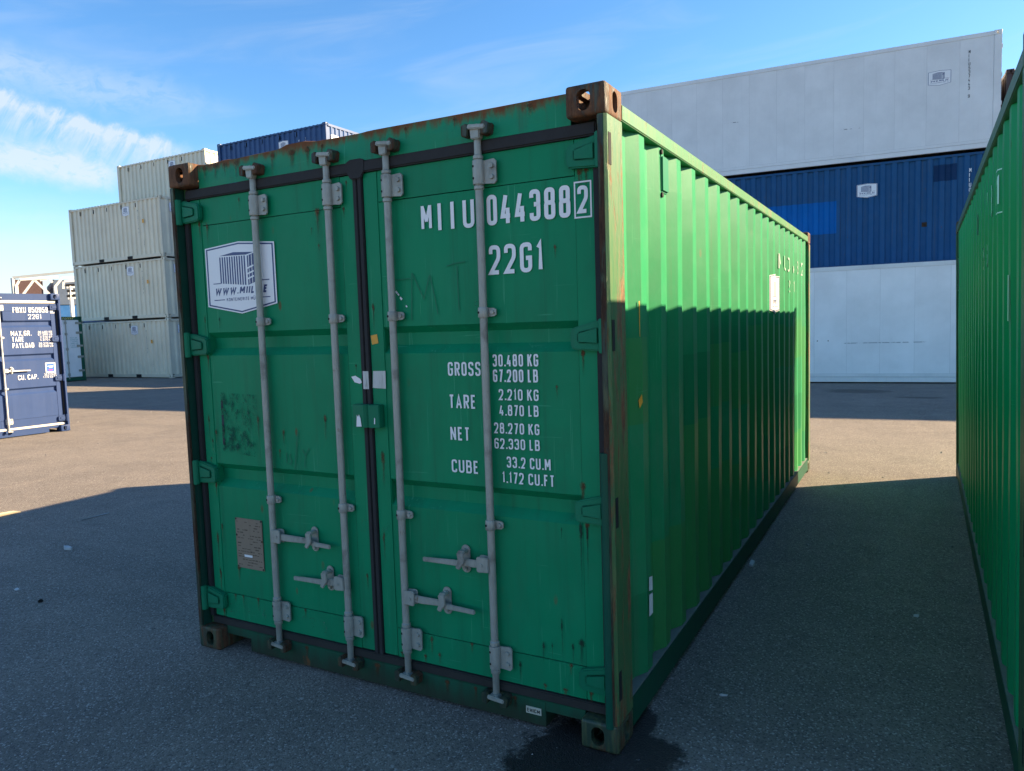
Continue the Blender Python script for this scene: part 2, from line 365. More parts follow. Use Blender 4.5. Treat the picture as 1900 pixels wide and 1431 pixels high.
def tag(o, label=None, cat=None, group=None, kind=None):
    for k, v in (('label', label), ('category', cat), ('group', group), ('kind', kind)):
        if v: o[k] = v
    return o
def empty(name, loc=(0, 0, 0), rz=0, rx=0., ry=0.):
    o = bpy.data.objects.new(name, None); COL.objects.link(o); o.location = loc; o.rotation_euler = (rx, ry, rz); o.empty_display_size = .3; return o
def copy_tree(o, parent=None):
    kids = list(o.children); c = o.copy(); COL.objects.link(c); c.parent = parent
    for k in kids: copy_tree(k, c)
    return c

# ------------------------------------------------------------------ stroke lettering
r_ = .30
G = {
 '0': [([(0,0,r_),(1,0,r_),(1,1,r_),(0,1,r_)], 1, .52)], 'O': [([(0,0,r_),(1,0,r_),(1,1,r_),(0,1,r_)], 1, .52)],
 '1': [([(.1,.84,0),(.75,1,.0),(.75,0,0)], 0, .30)],
 '2': [([(0,.74,0),(0,1,r_),(1,1,r_),(1,.56,.2),(0,0,0),(1,0,0)], 0, .52)],
 '3': [([(0,.78,0),(0,1,r_),(1,1,r_),(1,.53,.18),(.35,.53,0)], 0, .52), ([(.6,.53,0),(1,.53,.18),(1,0,r_),(0,0,r_),(0,.22,0)], 0, .52)],
 '4': [([(.5,1,0),(0,.22,0),(1.08,.22,0)], 0, .54), ([(.74,.52,0),(.74,-.06,0)], 0, .54)],
 '5': [([(.95,1,0),(.06,1,0),(.03,.55,0),(1,.60,r_),(1,0,r_),(0,0,r_),(0,.2,0)], 0, .52)],
 '6': [([(1,.80,0),(1,1,r_),(0,1,r_),(0,0,r_),(1,0,r_),(1,.56,r_),(.12,.56,0)], 0, .52)],
 '7': [([(0,1,0),(1,1,0),(.36,-.06,0)], 0, .48)],
 '8': [([(.04,.53,.2),(.96,.53,.2),(.96,1,.24),(.04,1,.24)], 1, .52), ([(0,0,.26),(1,0,.26),(1,.53,.2),(0,.53,.2)], 1, .52)],
 '9': [([(0,.20,0),(0,0,r_),(1,0,r_),(1,1,r_),(0,1,r_),(0,.44,r_),(.88,.44,0)], 0, .52)],
 'A': [([(0,-.06,0),(.5,1,0),(1,-.06,0)], 0, .58), ([(.22,.26,0),(.78,.26,0)], 0, .58)],
 'B': [([(0,.53,0),(0,1,0),(.92,1,.22),(.92,.53,.2)], 1, .54), ([(0,0,0),(0,.53,0),(1,.53,.2),(1,0,.24)], 1, .54)],
 'C': [([(1,.76,0),(1,1,r_),(0,1,r_),(0,0,r_),(1,0,r_),(1,.24,0)], 0, .52)],
 'D': [([(0,0,0),(0,1,0),(1,1,r_),(1,0,r_)], 1, .54)],
 'E': [([(1,1,0),(0,1,0),(0,0,0),(1,0,0)], 0, .46), ([(.15,.53,0),(.88,.53,0)], 0, .46)],
 'F': [([(1,1,0),(0,1,0),(0,-.06,0)], 0, .45), ([(.15,.53,0),(.85,.53,0)], 0, .45)],
 'G': [([(1,.76,0),(1,1,r_),(0,1,r_),(0,0,r_),(1,0,r_),(1,.48,0),(.5,.48,0)], 0, .53)],
 'H': [([(0,-.06,0),(0,1.06,0)], 0, .54), ([(1,-.06,0),(1,1.06,0)], 0, .54), ([(.14,.53,0),(.86,.53,0)], 0, .54)],
 'I': [([(.5,-.06,0),(.5,1.06,0)], 0, .14)],
 'K': [([(0,-.06,0),(0,1.06,0)], 0, .54), ([(1,1.05,0),(.12,.46,0)], 0, .54), ([(.38,.62,0),(1.05,-.05,0)], 0, .54)],
 'L': [([(0,1.06,0),(0,0,0),(1,0,0)], 0, .44)],
 'M': [([(0,-.06,0),(0,1.06,0)], 0, .66), ([(1,-.06,0),(1,1.06,0)], 0, .66), ([(.02,1.04,0),(.5,.28,0)], 0, .66), ([(.5,.28,0),(.98,1.04,0)], 0, .66)],
 'N': [([(0,-.06,0),(0,1.06,0)], 0, .54), ([(1,-.06,0),(1,1.06,0)], 0, .54), ([(.0,1.02,0),(1,-.02,0)], 0, .54)],
 'P': [([(0,-.06,0),(0,1,0),(1,1,r_),(1,.46,r_),(.12,.46,0)], 0, .52)],
 'R': [([(0,-.06,0),(0,1,0),(1,1,r_),(1,.48,r_),(.12,.48,0)], 0, .53), ([(.55,.42,0),(1.02,-.06,0)], 0, .53)],
 'S': [([(1,.78,0),(1,1,r_),(0,1,r_),(0,.56,r_),(1,.47,r_),(1,0,r_),(0,0,r_),(0,.22,0)], 0, .52)],
 'T': [([(-.06,1,0),(1.06,1,0)], 0, .48), ([(.5,.94,0),(.5,-.06,0)], 0, .48)],
 'U': [([(0,1.06,0),(0,0,r_),(1,0,r_),(1,1.06,0)], 0, .54)],
 'W': [([(0,1.05,0),(.22,0,0),(.5,.85,0),(.78,0,0),(1,1.05,0)], 0, .80)],
 'X': [([(0,1.05,0),(1,-.05,0)], 0, .55), ([(1,1.05,0),(0,-.05,0)], 0, .55)],
 'Y': [([(0,1.05,0),(.5,.45,0),(1,1.05,0)], 0, .54), ([(.5,.5,0),(.5,-.06,0)], 0, .54)],
 '.': [([(.5,-.06,0),(.5,.10,0)], 0, .13)], '-': [([(0,.45,0),(1,.45,0)], 0, .4)], '/': [([(0,-.05,0),(1,1.05,0)], 0, .5)],
}
def fillet(pts, closed, sx, sy):
    P = [(x*sx, y*sy, r) for x, y, r in pts]; n = len(P); out = []
    for i, (x, y, r) in enumerate(P):
        if r <= 0 or (not closed and i in (0, n-1)): out.append((x, y)); continue
        a = Vector(P[i-1][:2]); c = Vector(P[(i+1) % n][:2]); b = Vector((x, y)); d1 = (a-b); d2 = (c-b)
        rr = min(r*max(sx, .2*sy)*1.6, d1.length*.48, d2.length*.48); q0 = b+d1.normalized()*rr; q1 = b+d2.normalized()*rr
        for k in range(5):
            u = k/4; q = q0*(1-u)**2+b*2*u*(1-u)+q1*u*u; out.append((q.x, q.y))
    return out
def stroke(mb, pts, closed, t, T):
    n = len(pts); L = []; Rr = []
    for i in range(n):
        p = Vector(pts[i])
        a = Vector(pts[i-1]) if (i > 0 or closed) else None; b = Vector(pts[(i+1) % n]) if (i < n-1 or closed) else None
        d1 = (p-a).normalized() if a is not None else None; d2 = (b-p).normalized() if b is not None else None
        d1 = d1 or d2; d2 = d2 or d1
        n1 = Vector((-d1.y, d1.x)); n2 = Vector((-d2.y, d2.x)); m = n1+n2
        m = m.normalized() if m.length > 1e-6 else n1
        k = min(1/max(m.dot(n1), .2), 2.2)*t/2; L.append(p+m*k); Rr.append(p-m*k)
    o = len(mb.v); mb.v += [T(q.x, q.y) for q in L]+[T(q.x, q.y) for q in Rr]
    for i in range(n if closed else n-1):
        j = (i+1) % n; mb.f.append((o+i, o+j, o+n+j, o+n+i))
def text_width(s, h, wk, t, gap):
    w = 0
    for ch in s:
        if ch == ' ': w += h*.30*wk/.9; continue
        w += G[ch.replace('Ü', 'U')][0][2]*h*wk*(1 if ch not in '.I' else 1)+gap
    return w-gap
def text(mb, s, u, z, h, T, wk=.92, t=None, gap=None, slant=0., width=None):
    """lettering: baseline at (u, z), cap height h, T maps (u, z, layer) to 3D"""
    t = t or h*.145; gap = h*.16 if gap is None else gap
    if width:
        w0 = text_width(s, h, wk, t, gap); k = width/w0; wk *= k; gap *= k
    x = u
    for ch in s:
        if ch == ' ': x += h*.30*wk/.9; continue
        base = 'U' if ch == 'Ü' else ch
        gw = G[base][0][2]*h*wk
        for li, (pts, cl, w_) in enumerate(G[base]):
            tt = min(t, gw*.98) if base not in 'I.' else t
            P = fillet(pts, bool(cl), max(gw-tt, 0), h-tt)
            stroke(mb, P, bool(cl), tt, lambda a, b, li=li: T(x+tt/2+a+slant*(b+tt/2), z+tt/2+b, li))
        if ch == 'Ü':
            for k in (.22, .78): stroke(mb, [(0, 0), (0, t)], False, t, lambda a, b, k=k: T(x+gw*k+a+slant*h*1.1, z+h*1.08+b, 1))
        x += gw+gap
    return x-gap
def front(y, cx=1.219):                # text on the door plane: u from the left outer edge
    return lambda u, z, li=0: (u-cx, y-.0003*li, z)

# ------------------------------------------------------------------ logo sticker  (unit: 0..1 wide, centred; height .73)
def logo_parts(T):
    """T(x, y, layer) places a point of the sticker (x in -.5...5, y in -.365...365)"""
    def poly(mb, pts, li): n = len(mb.v); mb.v += [T(x, y, li) for x, y in pts]; mb.f.append(tuple(range(n, n+len(pts))))
    hexo = [(-.5, .325), (0, .365), (.5, .325), (.5, -.28), (0, -.365), (-.5, -.28)]
    base = MB(); poly(base, hexo, 0)
    pr = MB()
    a = [(x*.965, y*.965) for x, y in hexo]; b = [(x*.925, y*.925) for x, y in hexo]
    n = len(pr.v); pr.v += [T(x, y, 1) for x, y in a+b]; pr.f += [(n+i, n+(i+1) % 6, n+6+(i+1) % 6, n+6+i) for i in range(6)]
    # container pictogram: ribbed side, solid end with bars
    poly(pr, [(-.29, .235), (-.08, .262), (.21, .245), (.10, .225)], 1)
    xs = 11
    for i in range(xs):
        x0 = -.29+.39*i/xs; x1 = x0+.39/xs*.58
        zt = lambda x: .222-.004*(x+.29)/.39; zb = lambda x: -.045-.035*(x+.29)/.39
        poly(pr, [(x0, zb(x0)), (x1, zb(x1)), (x1, zt(x1)), (x0, zt(x0))], 1)
    poly(pr, [(.112, -.080), (.21, -.055), (.21, .235), (.112, .213)], 1)
    wb_ = MB()
    for z in (.085, .03, -.02): stroke(wb_, [(.10, z), (.20, z+.028)], False, .016, lambda x, y: T(x, y, 2))
    for x in (.137, .178): stroke(wb_, [(x, -.07), (x, .23)], False, .008, lambda x_, y: T(x_, y, 2.5))
    for p, q in (((-.40, -.045), (-.29, -.045)), ((.22, -.04), (.41, -.04)), ((-.40, -.215), (-.24, -.215)), ((.30, -.21), (.41, -.21))):
        stroke(pr, [p, q], False, .009, lambda x, y: T(x, y, 1))
    text(pr, 'WWW.MIIL.EE', -.385, -.165, .078, lambda x, y, li: T(x, y, 1+li*.3), t=.020, slant=.25, width=.75)
    text(pr, 'KONTEINERITE MÜÜK', -.215, -.232, .034, lambda x, y, li: T(x, y, 1+li*.3), t=.006, width=.48)
    return base, pr, wb_
def logo(parent, T, mats=(None, None)):
    b, p, w_ = logo_parts(T)
    o = part('logo_sticker', b, mats[0] or M_sticker, parent); o['label'] = 'white hexagonal sticker with navy container emblem'
    part('sticker_print', p, mats[1] or M_print, o); part('sticker_highlight', w_, mats[0] or M_sticker, o)
    return o

# ------------------------------------------------------------------ corner casting (boolean, made once)
def casting_mesh():
    def ob(name, mb, bevel=0):
        o = obj(name, mb.mesh(name, M_cast, bevel=bevel)); return o
    outer = ob('t0', MB().box(0, .162, 0, .178, 0, .118))
    bm = bmesh.new(); bm.from_mesh(outer.data); bmesh.ops.bevel(bm, geom=list(bm.edges), offset=.012, segments=3, profile=.5, affect='EDGES'); bm.to_mesh(outer.data); bm.free()
    cav = ob('t1', MB().box(.028, .136, .028, .150, .026, .094))
    def oblong(cx, cz, w, h, n=24):
        r = min(w, h)/2; k = (max(w, h)/2-r); out = []
        for i in range(n):
            a = 2*math.pi*(i+.5)/n; x = r*math.cos(a); z = r*math.sin(a)
            if w > h: x += k*(1 if x > 0 else -1)
            else: z += k*(1 if z > 0 else -1)
            out.append((cx+x, cz+z))
        return out
    f = ob('t2', MB().prism_xz(oblong(.089, .059, .056, .078), -.05, .06))
    s = MB(); poly = oblong(.098, .059, .052, .079); n = len(poly)
    s.add([(-.05, y, z) for y, z in poly]+[(.06, y, z) for y, z in poly], [tuple(range(n)), tuple(range(2*n-1, n-1, -1))]+[(i, n+i, n+(i+1) % n, (i+1) % n) for i in range(n)])
    sd = ob('t3', s)
    tp = ob('t4', MB().prism_xy(oblong(.089, .101, .063, .122), .06, .2))
    for t in (cav, f, sd, tp):
        md = outer.modifiers.new('b', 'BOOLEAN'); md.operation = 'DIFFERENCE'; md.solver = 'EXACT'; md.object = t
    dg = bpy.context.evaluated_depsgraph_get(); dg.update()
    me = bpy.data.meshes.new_from_object(outer.evaluated_get(dg))
    for o in (outer, cav, f, sd, tp): d = o.data; bpy.data.objects.remove(o); bpy.data.meshes.remove(d)
    me.name = 'corner_casting'; return me
CAST = casting_mesh()
_cc = {}
def casting(parent, sx, yend, top, L, H, mat):
    key = (sx, yend, top, mat.name)
    if key not in _cc:
        me = CAST.copy(); me.materials.clear(); me.materials.append(mat)
        for v in me.vertices:
            x, y, z = v.co; v.co = (x if sx < 0 else -x, y if not yend else -y, z if top else .118-z)
        if ((sx > 0)+bool(yend)+(not top)) % 2: me.flip_normals()
        for p in me.polygons: p.use_smooth = True
        me.set_sharp_from_angle(angle=R(38)); _cc[key] = me
    o = obj('corner_casting', _cc[key], parent); o.location = (sx*1.219, L if yend else 0, H-.118 if top else 0); return o

# ------------------------------------------------------------------ container shell
PIT = .2785
def rib_profile(L, start=.41, xo=1.205, xi=1.169, y0=.17, y1=None, pit=PIT, sl=None):
    """(y, x) break points of the corrugated wall from post to post"""
    y1 = y1 or L-.12; f = pit/4; pts = [(y0, xi)]; k = 0; y = start-f; g = sl or f; h = pit/2-g
    while y+3*f < y1:
        if y > y0: pts += [(y, xi), (y+g, xo), (y+g+h, xo), (y+2*g+h, xi)]
        y += pit
    pts.append((y1, xi)); return pts
def prof_x(pts, y):
    for (a, xa), (b, xb) in zip(pts, pts[1:]):
        if a <= y <= b: return xa+(xb-xa)*(y-a)/max(b-a, 1e-9)
    return pts[0][1] if y < pts[0][0] else pts[-1][1]
def wall_mesh(pts, z0, z1, sx, rows=1, wob=0.):
    mb = MB(); n = len(pts)
    for j in range(rows+1):
        z = z0+(z1-z0)*j/rows
        for y, x in pts:
            d = wob*(math.sin(y*1.7+z*2.1+1)+.7*math.sin(y*4.3-z*3.7)+.5*math.sin(z*7.1+y*9.2)) if 0 < j < rows else 0
            mb.v.append((sx*(x+d), y, z))
    for j in range(rows):
        for i in range(n-1): mb.f.append((j*n+i, j*n+i+1, (j+1)*n+i+1, (j+1)*n+i))
    return mb
def lpost(mb, sx, z0, z1, dy=.17, lip=.033, dep=.065):
    c = .010
    P = [(1.219-c, 0), (1.219, c), (1.219, dy), (1.165, dy), (1.165, dep), (1.219-lip, dep), (1.219-lip, 0)]
    P = [(sx*x, y) for x, y in P]
    mb.prism_xy(P if sx > 0 else P[::-1], z0, z1)

def shell(root, L, H, mt, detail=1, doors=True, rails=(2.484, 2.545), sides=True):
    """frame, walls and roof shared by all dry boxes; mt: material dict"""
    for sx in (-1, 1):
        for ye in (0, 1):
            for tp in (0, 1): casting(root, sx, ye, tp, L, H, mt['cast'] if tp else mt.get('castlow', mt['cast']))
    dz = H-2.591
    for sx in (-1, 1):
        mb = MB(); lpost(mb, sx, .119, H-.119); part('corner_post', mb, mt['post'], root)
        mb = MB().box(min(sx*1.219, sx*1.15), max(sx*1.219, sx*1.15), L-.12, L-.001, .119, H-.119); part('corner_post', mb, mt['post'], root, bevel=.006)
        a, b = sorted((sx*1.217, sx*1.160)); part('top_side_rail', MB().box(a, b, .179, L-.179, rails[0]+dz, rails[1]+dz), mt['rail'], root, bevel=.004)
        a, b = sorted((sx*1.2165, sx*1.140)); part('bottom_side_rail', MB().box(a, b, .179, L-.179, .028, .158), mt['brail'], root, bevel=.004)
        pts = rib_profile(L) if detail > 1 else rib_profile(L, xi=1.158, sl=.040)
        if detail > 1: part('rail_ledge', MB().box(*sorted((sx*1.2145, sx*1.150)), .181, L-.181, .1582, .1615), plain('dusty_ledge', (.16, .165, .145), .9, 0, .5, 12), root)
        part('side_panel', wall_mesh(pts, .1620 if detail > 1 else .1585, rails[0]+dz-.0005, sx, 14 if detail > 1 else 1, .0016 if detail > 1 else 0), mt['side'], root)
    # far end wall
    pts = rib_profile(2.438, start=.30, xo=L-.012, xi=L-.050, y0=.069, y1=2.369, pit=.25)
    mb = MB(); n = len(pts)
    for z in (.161, H-.121): mb.v += [(y-1.219, x, z) for y, x in pts]
    mb.f = [(i, i+1, n+i+1, n+i) for i in range(n-1)]
    part('end_panel', mb, mt['side'], root)
    part('end_rail', MB().box(-1.056, 1.056, L-.06, L-.003, .028, .160), mt['brail'], root)
    part('end_rail', MB().box(-1.056, 1.056, L-.06, L-.003, H-.12, H-.03), mt['rail'], root)
    # roof with shallow cross corrugations
    mb = MB(); k = int((L-.3)/.21); ys = []
    for i in range(k): ys += [(.16+i*.21, 0), (.16+i*.21+.05, -.018), (.16+i*.21+.10, -.018), (.16+i*.21+.15, 0)]
    ys.append((L-.15, 0)); n = len(ys)
    for x in (-1.158, 1.158): mb.v += [(x, y, H-.016+z) for y, z in ys]
    mb.f = [(i, i+1, n+i+1, n+i) for i in range(n-1)]
    part('roof_panel', mb, mt['rail'] if detail > 1 else mt['side'], root)
    part('floor_underside', MB().box(-1.138, 1.138, .14, L-.07, .125, .155), M_under, root)
    if not doors:
        part('door_end_panel', MB().box(-1.152, 1.152, .055, .10, .03, H-.03), mt['door'], root)

def door_leaf(root, u0, u1, mt, ribs, H=2.591, lo=.168):
    """one door leaf: stiles, strips, ribbed skin; returns the door object (the ribbed skin with its frame)"""
    c = 1.219; hi = H-.181; d = None
    z0, z1 = .3085, hi-.1385
    prof = [(z0, .065)]
    for (a, b, e, f) in ribs: prof += [(f, .065), (e, .100), (b, .100), (a, .065)]
    prof.append((z1, .065)); prof.sort()
    mb = MB(); n = len(prof); xa, xb = u0+.0835-c, u1-.0835-c; cols = 9
    for i in range(cols+1):
        for z, y in prof:
            w = .0016*math.sin(i*1.9+z*2.3+u0*5)+.0012*math.sin(z*5.1+i*.8) if 0 < i < cols else 0
            mb.v.append((xa+(xb-xa)*i/cols, y+w, z))
    for i in range(cols):
        for j in range(n-1): mb.f.append((i*n+j, (i+1)*n+j, (i+1)*n+j+1, i*n+j+1))
    door = part('door', mb, mt['door'], root)
    for a, b in ((u0, u0+.083), (u1-.083, u1)): part('stile', MB().box(a-c, b-c, .0615, .108, lo, hi), mt['door'], door, bevel=.004)
    part('top_strip', MB().box(u0+.0845-c, u1-.0845-c, .0635, .108, hi-.135, hi), mt['door'], door)
    part('bottom_strip', MB().box(u0+.0845-c, u1-.0845-c, .0635, .108, lo, .305), mt['door'], door)
    part('backing', MB().box(u0+.01-c, u1-.01-c, .109, .125, lo+.01, hi-.01), M_dark, door)
    return door

def locking_rod(door, u, mt, y=.035, r=.0165, H=2.591, guides=(1.762, .862)):
    c = 1.219; x = u-c; top = H-.111; p = [(.105, r*.85), (.125, r)]
    p = [(.092, .012), (.100, r*.9), (.205, r*.92), (.212, .021), (.226, .021), (.230, .0165), (.335, .0165), (.338, .021), (.350, .021), (.354, r)]
    q = [(top-.220, r), (top-.216, .021), (top-.204, .021), (top-.200, .0165), (top-.098, .0165), (top-.094, .021), (top-.082, .021), (top-.078, r*.92), (top, r*.9), (top+.01, .012)]
    part('locking_rod', MB().lathe(x, y, p+q), mt['rod'], door, smooth=True)
    for z0, z1 in ((.232, .332), (top-.197, top-.101)):
        mb = MB()
        mb.lathe(x, y, [(z0, .024), (z0+.006, .0245), (z1-.006, .0245), (z1, .024)])
        mb.prism_xz([(x, z0+.004), (x+.070, z0-.002), (x+.080, z0+.008), (x+.080, z1-.008), (x+.070, z1+.002), (x, z1-.004)], y+.004, y+.012)
        mb.prism_xz([(x, z0+.004), (x-.030, z0+.004), (x-.034, z0+.010), (x-.034, z1-.010), (x-.030, z1-.004), (x, z1-.004)], y+.012, y+.019)
        for z in (z0+.026, z1-.026):
            mb.cyl((x+.060, y+.006, z), (x+.060, y-.005, z), .0115, .009, 10)
        part('rod_bracket', mb, mt['rod'], door, smooth=True)
        for z in (z0+.024, z1-.024): part('bracket_hole_dark', MB().cyl((x-.012, y-.0195, z), (x-.0124, y-.0225, z), .0055, .005, 10), M_dark, door)  # near-black stubs stand in for the shaded holes of the bracket
    for z in guides:
        mb = MB().lathe(x, y, [(z-.021, .021), (z-.018, .0225), (z+.018, .0225), (z+.021, .021)])
        mb.prism_xz([(x, z-.019), (x+.046, z-.017), (x+.056, z-.010), (x+.056, z+.010), (x+.046, z+.017), (x, z+.019)], y+.008, y+.015)
        mb.cyl((x+.040, y+.010, z), (x+.040, y-.001, z), .010, .008, 10)
        part('rod_guide', mb, mt['rod'], door, smooth=True)
        part('bracket_hole_dark', MB().cyl((x-.011, y-.018, z), (x-.0114, y-.0215, z), .0055, .005, 10), M_dark, door)  # near-black stub in place of the guide's hole, its shade as colour

def cam_keeper(root, u, z, sgn, mt):
    """cam at the rod end hooked behind two lugs welded to header or sill"""
    x = u-1.219; mb = MB()
    mb.prism_xz([(x-.048, z-.014), (x-.026, z-.018), (x-.022, z+.012), (x-.030, z+.024), (x-.048, z+.018)], .006, .054)
    mb.prism_xz([(x+.024, z-.018), (x+.050, z-.016), (x+.056, z+.014), (x+.034, z+.026), (x+.022, z+.012)], .004, .054)
    mb.box(x-.045, x+.052, .040, .0545, z-.010, z+.020)
    mb.v = [(x+(a-x)*1.28, b, z+(q-z)*1.30) for a, b, q in mb.v]
    part('cam_keeper', mb, mt['keep'], root, bevel=.003)
    mb = MB()
    mb.prism_xz([(x-.016, z-.016*sgn-.012), (x+.018, z-.016*sgn-.012), (x+.022, z+.006), (x+.012, z+.020), (x-.020, z+.016)], .012, .046)
    mb.prism_xz([(x-.024, z+.004), (x+.044, z-.002), (x+.046, z+.012), (x-.022, z+.019)], .000, .014)
    mb.v = [(x+(a-x)*1.2, b-.002, z+(q-z)*1.25) for a, b, q in mb.v]
    part('rod_cam', mb, mt['rod'], root, bevel=.004)

def handle(door, u, z, d, length, ret, mt, zr=None):
    """lever from a hub on the rod at u, pointing d (+1 right); retainer bracket at distance ret"""
    x = u-1.219; mb = MB(); y0 = .001
    X = lambda a: x+d*a
    mb.prism_xz([(X(.006), z-.030), (X(.060), z-.034), (X(.066), z-.028), (X(.066), z+.030), (X(.056), z+.036), (X(.006), z+.032)], .012, .021)
    mb.prism_xz([(X(.006), z-.030), (X(.060), z-.034), (X(.066), z-.028), (X(.066), z+.030), (X(.056), z+.036), (X(.006), z+.032)], .040, .049)
    mb.cyl((X(.042), .008, z), (X(.042), .052, z), .010, n=10)
    part('handle_hub', mb, mt['rod'], door, bevel=.003)
    mb = MB()
    P = [(.040, .016, .0), (.10, .017, -.002), (ret-.03, .014, .000), (ret+.02, .013, -.008), (length-.10, .011, -.010), (length, .010, -.013)]
    n = 4
    for a, h, dz in P:
        yy = .026 if a < ret else .022
        mb.v += [(X(a), yy-.006, z+dz-h), (X(a), yy+.006, z+dz-h), (X(a), yy+.006, z+dz+h), (X(a), yy-.006, z+dz+h)]
    for i in range(len(P)-1):
        for k in range(4): mb.f.append((i*4+k, i*4+(k+1) % 4, i*4+4+(k+1) % 4, i*4+4+k))
    mb.f += [(0, 1, 2, 3), tuple(range(len(P)*4-4, len(P)*4))]
    part('door_handle', mb, mt['rod'], door, bevel=.0035)
    mb = MB(); rx = X(ret)
    ov = lambda cx, cz, w, h: [(cx+w*math.cos(t)*.5, cz+(h/2-w/2)*(1 if math.sin(t) > 0 else -1)+w/2*math.sin(t)) for t in (2*math.pi*(i+.5)/16 for i in range(16))]
    mb.prism_xz(ov(rx, z+.004, .046, .125), .054, .0605)
    mb.cyl((rx-.002, .054, z+.044), (rx-.002, .040, z+.044), .011, .010, 10); mb.cyl((rx+.002, .054, z-.040), (rx+.002, .042, z-.040), .010, .009, 10)
    mb.prism_xz([(rx-.018, z+.042), (rx+.016, z+.046), (rx+.020, z+.002), (rx-.008, z-.034), (rx-.026, z-.026), (rx-.012, z+.004)], .005, .015)
    mb.prism_xz([(rx-.018, z+.034), (rx+.016, z+.036), (rx+.016, z+.050), (rx-.018, z+.048)], .015, .054)
    part('handle_retainer', mb, mt['rod'], door, bevel=.003)

def hinge(root, sx, z, mt):
    c = 1.219; mb = MB()
    # blade on the leaf, tapering inwards, and the knuckle in the door gap
    P = [(1.205, z-.056), (1.205, z+.060), (1.150, z+.058), (1.052, z+.034), (1.040, z+.022), (1.040, z-.040), (1.050, z-.052), (1.150, z-.058)]
    mb.prism_xz([(sx*a, b) for a, b in P], .030, .060)
    mb.prism_xz([(sx*a, b) for a, b in ((1.160, z-.032), (1.160, z+.036), (1.072, z+.016), (1.072, z-.026))], .023, .034)
    part('hinge', mb, mt['hinge'], root, bevel=.006)
    mb = MB().cyl((sx*1.183, .022, z-.066), (sx*1.183, .022, z+.066), .019, n=14)
    mb.box(*sorted((sx*1.183, sx*1.212)), .004, .040, z-.062, z+.062)
    part('hinge_knuckle', mb, mt['hinge'], root, bevel=.003)
    mb = MB().box(*sorted((sx*1.2155, sx*1.2205)), .018, .046, z-.058, z+.060)
    part('hinge_slot_dark', mb, M_dark, root)  # solid dark box standing proud; the slot's inner shade is only its colour

def door_end(root, mt, H=2.591, rods=(.578, 1.053, 1.397, 1.867), ribs=None, levers=None, hinges=(2.348, 1.654, .968, .273), dents=None, split=1.214):
    c = 1.219; dz = H-2.591
    ribs = ribs or [(1.716, 1.686, 1.632, 1.594), (1.018, .986, .932, .894)]
    levers = levers if levers is not None else [(0, .676, 1, .392, .262), (1, .489, -1, .334, .124), (2, .482, 1, .383, .219), (3, .687, -1, .350, .144)]
    doors = [door_leaf(root, .075, split-.027, mt, ribs, H), door_leaf(root, split+.027, 2.363, mt, ribs, H)]
    for i, u in enumerate(rods):
        dr = doors[0] if u < split else doors[1]
        locking_rod(dr, u, mt, H=H)
        cam_keeper(root, u, 2.497+dz, 1, mt); cam_keeper(root, u, .098, -1, mt)
    for i, z, d, ln, ret in levers: handle(doors[0] if rods[i] < split else doors[1], rods[i], z, d, ln, ret, mt)
    for sx in (-1, 1):
        for z in hinges: hinge(root, sx, z+(dz if z > 2 else 0), mt)
    # seals
    gs = [MB().box(.045-c, .0745-c, .046, .075, .165, 2.41+dz), MB().box(2.3635-c, 2.393-c, .046, .075, .165, 2.41+dz)]
    ct = MB().box(split-.0265-c, split-.003-c, .052, .080, .165, 2.41+dz).box(split+.003-c, split+.0265-c, .050, .080, .165, 2.41+dz).box(split-.003-c, split+.003-c, .057, .080, .165, 2.41+dz)
    for g in gs+[ct]: part('door_seal', g, mt['seal'], root, bevel=.003)
    hs = mt.get('sealh', mt['seal'])
    tp = MB().box(.06-c, 2.378-c, .046, .075, 2.4115+dz, 2.462+dz)
    part('door_seal', tp, hs, root, bevel=.006)
    jn = MB().prism_xz([(split-.055-c, 2.463+dz), (split-.055-c, 2.425+dz), (split-.030-c, 2.385+dz), (split+.030-c, 2.385+dz), (split+.055-c, 2.42+dz), (split+.055-c, 2.465+dz), (split+.03-c, 2.474+dz), (split-.03-c, 2.474+dz)], .0435, .052)
    part('seal_corner', jn, mt['seal'], root, bevel=.004)
    part('door_seal', MB().box(.06-c, 2.378-c, .050, .080, .126, .164), mt.get('seallow', hs), root, bevel=.004)
    # header with the dented upper edge
    us = [.165+i*(2.273-.165)/60 for i in range(61)]
    mb = MB(); z0 = 2.4635+dz
    def topz(u):
        if not dents: return 2.583+dz
        for (a, za), (b, zb) in zip(dents, dents[1:]):
            if a <= u <= b: return za+(zb-za)*(u-a)/(b-a)
        return 2.583
    k = 5
    for u in us:
        t = topz(u); dn = max(0, 2.586-t) if dents else 0
        for j in range(k): z = z0+(t-z0)*j/(k-1); mb.v.append((u-c, .055+(dn*1.0*(j/(k-1))**1.5 if dents else 0)+(.002*math.sin(u*9+j) if dents else 0), z))
        mb.v.append((u-c, .068, t+(.004 if dents else 0))); mb.v.append((u-c, .15, 2.574+dz))
    for i in range(60):
        for j in range(k+1): mb.f.append((i*(k+2)+j, (i+1)*(k+2)+j, (i+1)*(k+2)+j+1, i*(k+2)+j+1))
    part('door_header', mb, mt['head'], root)
    # sill with lifting pockets beside the castings
    mb = MB()
    mb.box(.163-c, 2.275-c, .056, .12, .078, .1255)
    mb.box(.345-c, 2.094-c, .0535, .12, .012, .122)
    mb.box(.344-c, .353-c, .0525, .30, .011, .077); mb.box(2.086-c, 2.095-c, .0525, .30, .011, .077)
    part('door_sill', mb, mt['sill'], root, bevel=.002)
    return doors

